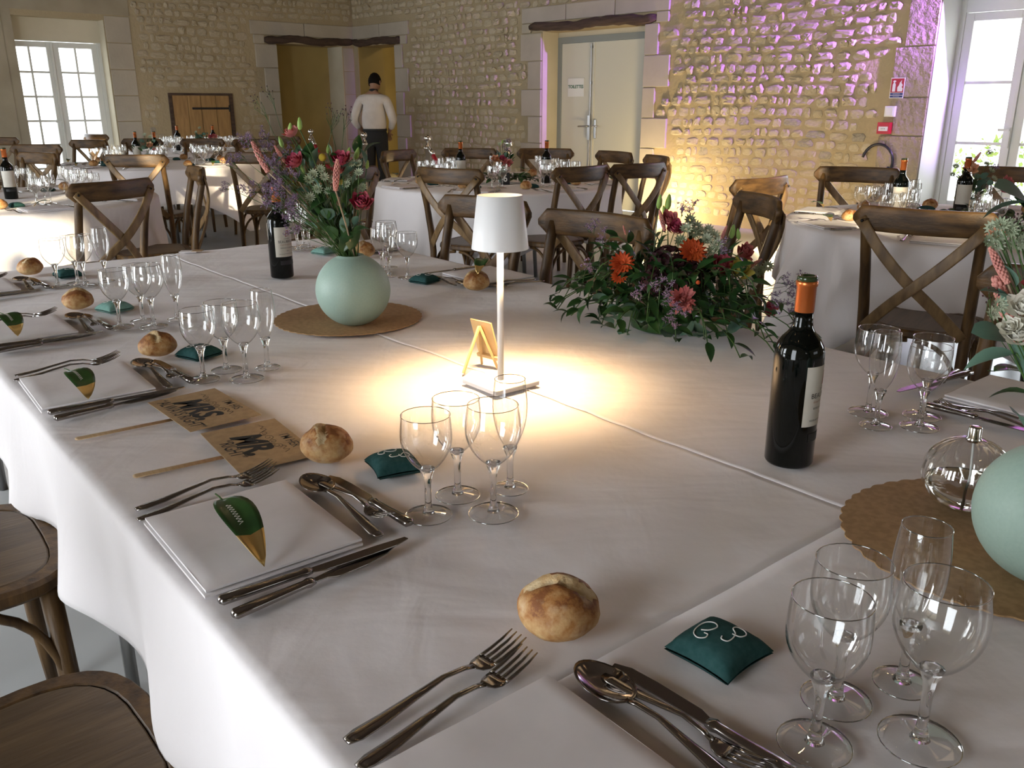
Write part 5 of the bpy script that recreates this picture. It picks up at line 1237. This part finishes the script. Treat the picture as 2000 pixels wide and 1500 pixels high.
# ---- bouquet of the right vase: only its left fringe reaches into the photograph
def bouquet2():
    org = V2p + Vector((0, 0, VZ2 - .02)); Y0 = V2p.y
    g = thing('flower_bouquet', 'bouquet with pink spikes and white flowers in the right vase, cut by the edge', 'flowers', org)
    def base(): return org + Vector((fr.uniform(-.018, .018), fr.uniform(-.012, .012), 0))
    def fl(kind, matn, px, py, dy=0, sc=1, dirv=None, builder=None, r=.0013):
        p = at_y(px, py, Y0 + dy); b = base(); d = dirv or ((p - b).normalized() + Vector((-.2, -.7, .1))); part(g, kind, pm(kind, matn, builder), p, d, fr.uniform(0, 6), sc, org); stem(g, b, p, org, 'stem', r, fr.uniform(0, .01))
    for px, py, x2, y2 in ((1998, 672, 1942, 540), (1968, 552, 1933, 482)):
        a, b_ = at_y(px, py, Y0), at_y(x2, y2, Y0 + .01); part(g, 'spike', pm('spike', 'pinkspk'), a, b_ - a, 0, (b_ - a).length / .085, org); stem(g, base(), a, org, 'straw', .0012)
    for x, y in ((1938, 445), (1955, 440), (1930, 470), (1950, 462), (1972, 450), (1985, 478), (1962, 480), (1990, 455), (1945, 478), (1998, 470), (1940, 612), (1950, 595), (1980, 440), (2010, 460)):
        fl('astr', 'astr', x, y, fr.uniform(-.03, .06), .62, Vector((fr.uniform(-.6, .3), -1, fr.uniform(.1, .9))), r=.0007)
    fl('carn', 'peach', 1948, 462, .02, .35)
    for x, y, m, s_ in ((1990, 658, 'cream_p', .6), (2000, 607, 'cream_p', .6), (1974, 642, 'cream_p', .4), (2040, 560, 'magenta', .7), (2060, 620, 'rosep', .7), (2050, 690, 'cream_p', .7)): fl('rose', m, x, y, -.02, s_)
    for x, y in ((1945, 650), (2005, 520), (1990, 500), (1978, 505)): fl('sprig', ('berry', 'stem'), x, y, .02, .8, builder=lambda: P_sprig(3), r=.0005)
    LM = P_leaf(.06, .034, .4).mesh('leaf', M['leafg']); EM = P_leaf(.055, .030, .3).mesh('leaf', M['euca']); RM = P_round(.05).mesh('round_leaf', M['euca'])
    for x, y, x2, y2, m_, L in ((1985, 690, 1922, 712, EM, 1.0), (1965, 660, 1930, 655, RM, .8), (2010, 395, 1962, 412, RM, .9), (2020, 420, 1970, 385, RM, 1.2), (1975, 590, 1912, 570, EM, .75), (1985, 560, 1970, 540, EM, .6), (2000, 740, 1985, 700, EM, 1), (2020, 860, 1975, 800, RM, 1.15), (2040, 800, 2010, 740, LM, 1), (2010, 770, 1950, 778, LM, .7), (1960, 615, 1952, 580, EM, .6), (2030, 480, 2000, 430, LM, 1), (2050, 560, 2020, 500, EM, 1), (2040, 850, 2060, 780, LM, 1)):
        a, b_ = at_y(x, y, Y0), at_y(x2, y2, Y0 - .01 + fr.uniform(-.01, .02)); part(g, 'leaf' if m_ is not RM else 'round', m_, a, b_ - a, fr.uniform(-.5, .5), L, org); stem(g, base(), a, org)
    for i in range(8): stem(g, base(), org + Vector((fr.uniform(-.06, .1), fr.uniform(-.05, .05), fr.uniform(.12, .22))), org)
bouquet2()
# ---- the low foliage centrepiece at the right edge of the table
def centrepiece():
    org = T(1.375, .505, Z0); g = thing('foliage_centrepiece', 'low spreading centrepiece of dark foliage with orange, burgundy and pink flowers', 'flowers', org)
    mb = MB(); mb.lathe([(.06, 0), (.085, .01), (.09, .035), (.07, .05), (0, .052)], 24); mb.obj('bowl', M['leafg'], g)
    RU = [P_leaf(.046, .019, c, 1).mesh('leaf', M['ruscus']) for c in (.2, .6)]; RM = [P_round(.042).mesh('round_leaf', M['euca']), P_round(.052).mesh('round_leaf', M['euca'])]
    cnt = 0; extra = MB(); LP_ = [P_leaf(.046, .019, c, 1) for c in (.2, .6)]
    def arch(ang, R_, ztop, zend, n, rt=.02):
        """a leafy stem arching out of the bowl"""
        nonlocal cnt
        d = TB * math.cos(ang) * .62 + TV * math.sin(ang); p0 = org + d * .05 + Vector((0, 0, .05)); p3 = org + d * R_ + Vector((0, 0, zend)); p1 = p0 + d * R_ * .25 + Vector((0, 0, ztop * .8)); p2 = p0 + d * R_ * .7 + Vector((0, 0, ztop))
        pts = [Vector(q) for q in bez(p0, p1, p2, p3, n)]; mb = MB(); mb.sweep([q - org for q in pts], .0014, .0014, 5); mb.obj('stem', M['stem'], g)
        for i in range(2, n + 1):
            t = (pts[i] - pts[i - 1]).normalized(); sd_ = t.cross(Vector((0, 0, 1))).normalized() * (1 if i % 2 else -1)
            dv = t * .7 + sd_ * fr.uniform(.5, 1) + Vector((0, 0, fr.uniform(-.5, .4))) if i < n else t
            if (pts[i] + dv.normalized() * .046).z < Z0 + .004: dv.z = abs(dv.z) * .1; 
            if pts[i].z < Z0 + .006: continue
            cnt += 1
            if cnt <= 290: part(g, 'leaf', RU[i % 2], pts[i], dv, fr.uniform(-.7, .7), fr.uniform(.85, 1.25), org)
            else: extra.join(LP_[i % 2], TR(pts[i] - org) @ leaf_rot(dv, fr.uniform(-.7, .7)) @ Matrix.Scale(fr.uniform(.85, 1.25), 4))
    for i in range(34):
        a = 2 * PI * i / 34 + fr.uniform(-.1, .1); arch(a, fr.uniform(.26, .36) * (1.12 if abs(math.sin(a)) > .8 else .95), fr.uniform(.03, .10), fr.uniform(.012, .05), 7)
    for i in range(44):
        a = 2 * PI * i / 22 + fr.uniform(-.2, .2); arch(a, fr.uniform(.10, .30), fr.uniform(.10, .22), fr.uniform(.03, .17), 7)
    extra.obj('small_leaves', M['ruscus'], g)['kind'] = 'stuff'
    for i in range(34):
        a = fr.uniform(0, 2 * PI); rr = fr.uniform(.10, .20); d = TB * math.cos(a) * .68 + TV * math.sin(a); p = org + d * rr + Vector((0, 0, fr.uniform(.015, .08)))
        if i > 17: # along the side that faces the camera
            a = PI + .55 + fr.uniform(-.9, .9); d = TB * math.cos(a) * .68 + TV * math.sin(a); p = org + d * fr.uniform(.15, .24) + Vector((0, 0, fr.uniform(.012, .05)))
        part(g, 'round', RM[i % 2], p, d + Vector((0, 0, fr.uniform(-.1, .6))), fr.uniform(-.9, .9), 1, org)
    Yc = org.y
    def fl(kind, matn, px, py, dy=0, sc=1, dirv=None, builder=None, r=.0011):
        p = at_y(px, py, Yc + dy); d = dirv or ((p - org).normalized() * .6 + Vector((0, -1, .35))); part(g, kind, pm(kind, matn, builder), p, d, fr.uniform(0, 6), sc, org); stem(g, org + Vector((fr.uniform(-.05, .05), 0, .05)), p, org, 'stem', r)
    fl('hydr', 'burg', 1305, 520, -.02, 1.0); fl('hydr', 'burg', 1345, 545, -.07, .9); fl('hydr', 'burg', 1280, 550, -.07, .7)
    fl('gerb', 'orangep', 1352, 492, -.05, .95); fl('gerb', 'orangep', 1215, 515, -.03, .85); fl('gerb', 'orangep', 1210, 540, 0, .6)
    fl('rose', 'rosep', 1305, 435, .02, .85); fl('rose', 'magenta', 1318, 450, .0, .8); fl('rose', 'magenta', 1407, 522, -.07, 1.0); fl('rose', 'yel', 1443, 533, -.09, 1.0, Vector((.1, -.8, .8)))
    fl('carn', 'rosep', 1332, 586, -.20, 1.0); fl('rose', 'rosep', 1448, 500, .05, .8); fl('rose', 'magenta', 1495, 605, -.05, .7); fl('carn', 'cream_p', 1462, 552, -.03, .7); fl('rose', 'rosep', 1455, 490, .03, .6)
    for x, y, s_ in ((1286, 402, 1), (1303, 404, 1.1), (1298, 415, .7), (1428, 460, 1), (1443, 462, .8), (1425, 520, 1)): fl('bud', 'bud', x, y + 6, .03, s_, Vector((fr.uniform(-.2, .2), 0, 1)))
    for x, y in ((1347, 430), (1360, 443), (1340, 448), (1355, 455), (1383, 450), (1395, 462), (1380, 468), (1372, 455), (1400, 478), (1352, 500), (1482, 530), (1392, 490), (1330, 470), (1500, 520)): fl('astr', 'astr', x, y, fr.uniform(-.05, .05), 1.15, Vector((fr.uniform(-.5, .5), -1, fr.uniform(.2, 1))), r=.0007)
    for px, py, x2, y2 in ((1298, 450, 1288, 410), (1458, 524, 1488, 506), (1408, 470, 1420, 440), (1222, 458, 1217, 440)):
        a, b_ = at_y(px, py, Yc), at_y(x2, y2, Yc); part(g, 'spike', pm('spike', 'pinkspk'), a, b_ - a, 0, (b_ - a).length / .085, org)
    for x, y, dy in ((1165, 470, .05), (1185, 480, .02), (1325, 440, .02), (1340, 430, .04), (1165, 540, -.1), (1285, 560, -.17), (1300, 570, -.17), (1310, 600, -.22), (1325, 615, -.23), (1310, 635, -.24), (1500, 560, .02), (1515, 575, .02), (1530, 560, .05), (1500, 600, -.02), (1480, 590, -.05), (1520, 620, 0), (1390, 500, -.05), (1540, 590, .03), (1250, 575, -.14)): fl('stat', ('stat', 'stem'), x, y, dy, 1.0, builder=lambda: P_statice(5), r=.0006)
    for x, y, dy in ((1362, 553, -.16), (1515, 602, -.02)): fl('ball', 'orangep', x, y, dy, .45)
centrepiece()
# ---- small bouquets on the round tables
def mini(c, lab, heads, seed, sc=1.0):
    r = random.Random(seed); org = Vector(c); g = thing('small_bouquet', lab, 'flowers', org)
    mb = MB(); mb.lathe([(.028, 0), (.036, .02), (.034, .06), (.022, .085), (.024, .095), (.02, .09), (0, .05)], 16); mb.obj('vase_body', M['sage'], g)
    RU = P_leaf(.05, .024, .4).mesh('leaf', M['leafg']); EM = P_round(.04).mesh('round_leaf', M['euca'])
    for i in range(34):
        a = r.uniform(0, 6.28); d = Vector((math.cos(a) * r.uniform(.2, 1), math.sin(a) * r.uniform(.2, 1), r.uniform(.3, 1.2))); p = org + Vector((0, 0, .09)) + d.normalized() * r.uniform(.03, .10) * sc; part(g, 'leaf' if i % 2 else 'round', RU if i % 2 else EM, p, d + Vector((0, 0, .1)), r.uniform(-1, 1), r.uniform(.8, 1.2), org)
    for k, m, x, y, z, s_ in heads: 
        p = org + Vector((x, y, z)); part(g, k, pm(k, m, (lambda: P_statice(5)) if k == 'stat' else None), p, Vector((x * 3, -.8 + y, .7)), r.uniform(0, 6), s_, org); stem(g, org + Vector((0, 0, .08)), p, org)
Z1 = .7505
X, Y, _ = ROUND['mid']; mini((X + .03, Y - .02, Z1), 'small pink and cream bouquet in the middle of the toilets door table', [('rose', 'magenta', .0, -.06, .17, .8), ('carn', 'rosep', .035, -.07, .14, 1.3), ('rose', 'peach', -.05, -.05, .165, 1), ('carn', 'peach', -.03, -.06, .15, .9), ('stat', ('stat', 'stem'), .01, 0, .20, 1.3), ('stat', ('stat', 'stem'), .03, 0, .24, 1.3), ('astr', 'astr', -.02, 0, .27, 1.2), ('astr', 'astr', .04, 0, .26, 1.2), ('astr', 'astr', .02, 0, .29, 1.2), ('bud', 'bud', .0, 0, .28, 1)], 3)
q = at_y(1893, 405, 4.45); mini((q.x, q.y, Z1), 'small bouquet with a cream rose and magenta blooms at the right window', [('rose', 'peach', -.055, -.05, .235, 1.25), ('rose', 'magenta', .12, -.06, .14, 1.1), ('rose', 'rosep', .14, -.04, .17, 1.1), ('stat', ('stat', 'stem'), .02, 0, .27, 1.3), ('astr', 'astr', -.10, 0, .25, 1.3), ('astr', 'astr', -.11, 0, .21, 1.1), ('astr', 'astr', .05, 0, .26, 1.3), ('astr', 'astr', .08, 0, .23, 1.3), ('spike', 'pinkspk', -.005, .02, .27, .9), ('astr', 'astr', .1, .0, .19, 1.3), ('stat', ('stat', 'stem'), .06, 0, .2, 1.3)], 6, 1.25)
X, Y, _ = ROUND['midleft']; mini((X - .08, Y - .1, Z1), 'eucalyptus bouquet on the sunlit table behind the golden chair', [('rose', 'peach', .06, -.05, .17, 1.1), ('astr', 'astr', 0, 0, .27, 1.5), ('astr', 'astr', .05, 0, .25, 1.5), ('carn', 'rosep', .1, -.05, .12, 1)], 8, 1.4)
X, Y, _ = ROUND['far']; mini((X + .05, Y - .1, Z1), 'bouquet with a pink bloom on the farthest table before the hatch', [('carn', 'magenta', .14, -.05, .16, 1.2), ('carn', 'rosep', .19, -.05, .17, 1.2), ('astr', 'astr', 0, 0, .27, 1.5), ('astr', 'astr', -.05, 0, .22, 1.5)], 9, 1.3)
def runner(c, n, rx, ry_, lab, seed):
    r = random.Random(seed); g = thing('leaf_garland', lab, 'garland', c); L = P_leaf(.075, .036, .6).mesh('leaf', M['leafg'])
    for i in range(n):
        a = r.uniform(0, 6.28); q = math.sqrt(r.random()); part(g, 'leaf', L, Vector((q * rx * math.cos(a), q * ry_ * math.sin(a), .006 + r.uniform(0, .03))), Vector((r.uniform(-1, 1), r.uniform(-1, 1), r.uniform(0, .35))), r.uniform(-.5, .5), r.uniform(.8, 1.2))
X, Y, _ = ROUND['mid']; runner((X + .05, Y - .12, Z1), 46, .26, .12, 'dark leaf garland around the small bouquet on the toilets door table', 2)
X, Y, _ = ROUND['right']; runner((X - .02, Y - .02, Z1), 40, .28, .14, 'dark leaf garland on the table by the right window', 3)
mb = MB(); mb.box(-.032, .032, -.002, .002, 0, .085); mb.box(-.02, .02, -.002, .03, 0, .004)
p = at_y(987, 357, 6.32); nc = mb.obj('table_number', M['ink'], None, False, loc=(p.x, p.y, Z1), rot=(.0, 0, 0)); tag(nc, 'small black card with the number 6 on the toilets door table', 'card')
q = MB(); q.join(text_mb('6', .07, 0, .001, .9), TR(0, -.0026, .043) @ RX(PI / 2)); q.obj('numeral', M['thread'], nc, False)
# ============================================================ STANCHIONS AND THE WAITER
def stanchion():
    s_ = thing('rope_stanchion', 'stanchion', 'stanchion')
    mb = MB(); mb.lathe([(0, 0), (.155, 0), (.16, .008), (.15, .018), (.06, .03), (.03, .045), (.0, .046)], 32); mb.obj('base', M['chrome'], s_)
    mb = MB(); mb.lathe([(.025, .04), (.025, .86), (.038, .865), (.040, .885), (.028, .89), (.026, .91), (.014, .925), (.012, .94)], 24); mb.obj('post', M['chrome'], s_)
    mb = MB(); mb.ball((0, 0, .972), .036, 20, 12); mb.obj('ball', M['chrome'], s_); return s_
st0 = stanchion(); SP_ = []
for i, (x, y, lab) in enumerate(((607, 257, 'chrome rope stanchion in front of the ochre niche'), (711, 264, 'chrome rope stanchion at the left hip of the waiter'), (835, 270, 'chrome rope stanchion left of the bottles, right of the waiter'), (993, 280, 'chrome rope stanchion behind the table bouquet, nearest the toilets door'))):
    p = at_h(x, y, .972)
    if i == 0: o = st0; o.location = (p.x, p.y, 0)
    else: o = clone(st0, (p.x, p.y, 0), 0, lab)
    tag(o, lab, 'stanchion', 'rope stanchions'); SP_.append(Vector((p.x, p.y, .88)))
for a, b, lab in ((0, 1, 'red rope sagging between the niche stanchion and the waiter stanchion'), (2, 3, 'red rope sagging between the two stanchions behind the toilets door table')):
    A_, B_ = SP_[a], SP_[b]; o = thing('barrier_rope', lab, 'rope', A_); d = B_ - A_; n = d.normalized()
    pts = [n * .04 + (d - n * .08) * t + Vector((0, 0, -.42 * 4 * t * (1 - t) * .9)) for t in [i / 20 for i in range(21)]]
    mb = MB(); mb.sweep(pts[1:-1], .021, .021, 10); mb.obj('rope', M['rope'], o)
    for q0, q1 in ((pts[0], pts[1]), (pts[-1], pts[-2])): mb = MB(); mb.sweep([q0, q1], .024, .024, 10); mb.obj('rope_hook', M['chrome'], o)

def skin(name, verts, edges, radii, m, parent, sub=2, root=0):
    me = bpy.data.meshes.new(name); me.from_pydata([Vector(v) for v in verts], edges, []); o = bpy.data.objects.new(name, me); COL.objects.link(o); o.parent = parent
    o.modifiers.new('skin', 'SKIN'); sk = me.skin_vertices[0].data
    for i, r in enumerate(radii): sk[i].radius = r if hasattr(r, '__len__') else (r, r); sk[i].use_root = (i == root)
    s_ = o.modifiers.new('sub', 'SUBSURF'); s_.levels = sub; s_.render_levels = sub; me.materials.append(m)
    o.modifiers['skin'].use_smooth_shade = True; return o
# facing away from the camera: local +Y is where he faces
wp = at_h(737, 388, 0); wp = Vector((-1.95, 12.75, 0)); wt = thing('person', 'waiter seen from behind in a white shirt and black trousers, head bowed, hands at waist', 'person', wp, -.10)
# body (skin): head, neck, forearms, hands grown from one skeleton
body_v = [(0, 0, .98), (0, .0, 1.12), (0, .005, 1.28), (0, -.005, 1.40), (0, .005, 1.475), (.008, .03, 1.55), (.014, .045, 1.625),
          (-.12, 0, 1.385), (-.19, 0, 1.36), (-.275, -.03, 1.10), (-.205, .10, .93),
          (.12, 0, 1.385), (.19, 0, 1.36), (.265, -.03, 1.10), (.185, .10, .92),
          (-.09, 0, .90), (-.10, .01, .50), (-.095, -.02, .09), (-.10, .11, .04), (.09, 0, .90), (.095, .02, .50), (.10, 0, .09), (.11, .13, .04)]
body_e = [(0, 1), (1, 2), (2, 3), (3, 4), (4, 5), (5, 6), (3, 7), (7, 8), (8, 9), (9, 10), (3, 11), (11, 12), (12, 13), (13, 14), (0, 15), (15, 16), (16, 17), (17, 18), (0, 19), (19, 20), (20, 21), (21, 22)]
body_r = [(.09, .07), (.10, .08), (.13, .095), (.12, .085), .052, .058, .055, .065, .055, .038, .026, .065, .055, .038, .026, .088, .058, .040, .030, .088, .058, .040, .030]
skin('body', body_v, body_e, body_r, M['skin'], wt, 2)
# hands: palm and five bent fingers each
for s_, wx, wy, wz in ((-1, -.205, .10, .93), (1, .185, .10, .92)):
    pv = [(wx, wy, wz), (wx + s_ * -.015, wy + .045, wz - .035), (wx - s_ * .022, wy + .075, wz - .06)]; pe = [(0, 1), (1, 2)]; pr = [(.022, .020), (.034, .015), (.036, .013)]
    skin('hand', pv, pe, pr, M['skin'], wt, 2)
    for k in range(4):
        L = (.030, .034, .032, .025)[k]; bx = wx - s_ * .022 + (k - 1.5) * .018; b = Vector((bx, wy + .078, wz - .062))
        skin('finger', [b - Vector((0, .012, -.006)), b + Vector((0, L * .8, -L * .5)), b + Vector((0, L * 1.2, -L * 1.2)), b + Vector((0, L * 1.1, -L * 1.9))], [(0, 1), (1, 2), (2, 3)], [.009, .0085, .008, .007], M['skin'], wt, 1)
    b = Vector((wx + s_ * .02, wy + .02, wz - .02)); skin('thumb', [b, b + Vector((s_ * .012, .03, -.006)), b + Vector((s_ * .008, .055, -.022))], [(0, 1), (1, 2)], [.011, .010, .008], M['skin'], wt, 1)
# head
def head_fn(i, j):
    a = 2 * PI * i; b = PI * j; x, y, z = math.sin(b) * math.sin(a), math.sin(b) * math.cos(a), math.cos(b)
    w_ = .078 * (1 - .16 * max(0, -z)); l_ = .098 * (1 - .10 * max(0, -z) * (1 if y < 0 else .2)); n_ = .016 * math.exp(-((x / .16) ** 2 + ((z + .12) / .16) ** 2)) * (y > 0)
    return (x * w_, y * l_ + n_ + (.012 if z < -.4 and y > 0 else 0), z * .118)
hd_ = MB(); hd_.grid(32, 20, head_fn); hm = TR(.018, .055, 1.60) @ RX(-.38) @ RZ(-.25); head = MB(); head.join(hd_, hm); ho = head.obj('head', M['skin'], wt)
for s_ in (-1, 1):
    mb = MB(); mb.ball((0, 0, 0), .03, 10, 6, mat=Matrix.Diagonal((.35, .7, 1.05, 1))); e = MB(); e.join(mb, hm @ TR(s_ * .079, -.004, -.008)); e.obj('ear', M['skin'], ho)
    mb = MB(); mb.ball((0, 0, 0), .011, 8, 5); e = MB(); e.join(mb, hm @ TR(s_ * .031, .086, .006)); e.obj('eye', M['wh'], ho)
mb = MB(); mb.sweep([(-.024, .092, -.058), (0, .099, -.057), (.024, .092, -.058)], .004, .006, 6); e = MB(); e.join(mb, hm); e.obj('mouth', M['red'], ho)
def hair_fn(i, j):
    a = 2 * PI * i; fr_ = max(0, math.cos(a)); lim = (.64 - .30 * fr_ ** .7) * PI; b = lim * j; x, y, z = math.sin(b) * math.sin(a), math.sin(b) * math.cos(a), math.cos(b)
    k = 1 + .035 * noise.noise((x * 9, y * 9, z * 9)) ; return (x * .086 * k, y * .106 * k - .003, z * .127 * k + .002)
mb = MB(); mb.grid(36, 14, hair_fn); e = MB(); e.join(mb, hm); ha = e.obj('hair', M['hair'], ho); m_ = ha.modifiers.new('t', 'SOLIDIFY'); m_.thickness = .008; m_.offset = -1
# shirt: blousy trunk with sleeves, one mesh; trousers; shoes
sv = [(0, -.005, .925), (0, -.018, 1.02), (0, -.02, 1.20), (0, -.012, 1.31), (0, 0, 1.39), (-.14, 0, 1.37), (-.195, -.005, 1.345), (-.245, -.02, 1.22), (-.290, -.035, 1.09), (-.235, .055, .975), (.14, 0, 1.37), (.195, -.005, 1.345), (.238, -.02, 1.22), (.280, -.035, 1.09), (.220, .055, .965)]
se = [(0, 1), (1, 2), (2, 3), (3, 4), (4, 5), (5, 6), (6, 7), (7, 8), (8, 9), (4, 10), (10, 11), (11, 12), (12, 13), (13, 14)]
sr = [(.168, .125), (.192, .142), (.185, .130), (.185, .122), (.170, .105), (.100, .088), (.082, .077), (.068, .068), (.060, .062), (.040, .040), (.100, .085), (.080, .075), (.068, .068), (.060, .062), (.040, .040)]
skin('shirt', sv, se, sr, M['shirt'], wt, 3)
mb = MB(); mb.lathe([(.062, 0), (.064, .02), (.060, .038)], 20); c_ = mb.obj('collar', M['trous'], wt, loc=(.003, .012, 1.462), rot=(-.25, 0, 0), label='black collar band')
tv = [(0, 0, 1.03), (0, 0, .90), (-.085, -.005, .80), (-.095, .01, .50), (-.10, -.015, .09), (.085, -.005, .80), (.095, .02, .50), (.105, 0, .09)]
skin('trousers', tv, [(0, 1), (1, 2), (2, 3), (3, 4), (1, 5), (5, 6), (6, 7)], [(.168, .125), (.180, .135), (.108, .115), (.085, .085), (.075, .075), (.108, .115), (.085, .085), (.075, .075)], M['trous'], wt, 2)
for s_, y in ((-1, -.015), (1, 0)):
    mb = MB(); mb.grid(16, 12, lambda i, j, s_=s_, y=y: (s_ * .10 + .046 * math.cos(2 * PI * i) * math.sin(PI * j) ** .8, y + .05 - .14 * math.cos(PI * j) * 1.0, max(0, .04 + .045 * math.sin(2 * PI * i) * math.sin(PI * j) ** .7))); mb.obj('shoe', M['ink'], wt)
mb = MB(); mb.lathe([(.172, 0), (.174, .03)], 32); b_ = mb.obj('belt', M['ink'], wt, loc=(0, 0, .945)); b_.scale = (1, .78, 1)
# drop the prototypes that were only used as sources of scaled copies
for src in list(GL.values()) + list(GF.values()) + [FK, FKs, SP, KN, KNs, KNb, fFK, fKN, NAP, SA, SAp, SAf, LFf] + BR + BRF + LF:
    if src.name not in used_protos:
        for c in list(src.children):
            for g_ in list(c.children): bpy.data.objects.remove(g_)
            bpy.data.objects.remove(c)
        bpy.data.objects.remove(src)
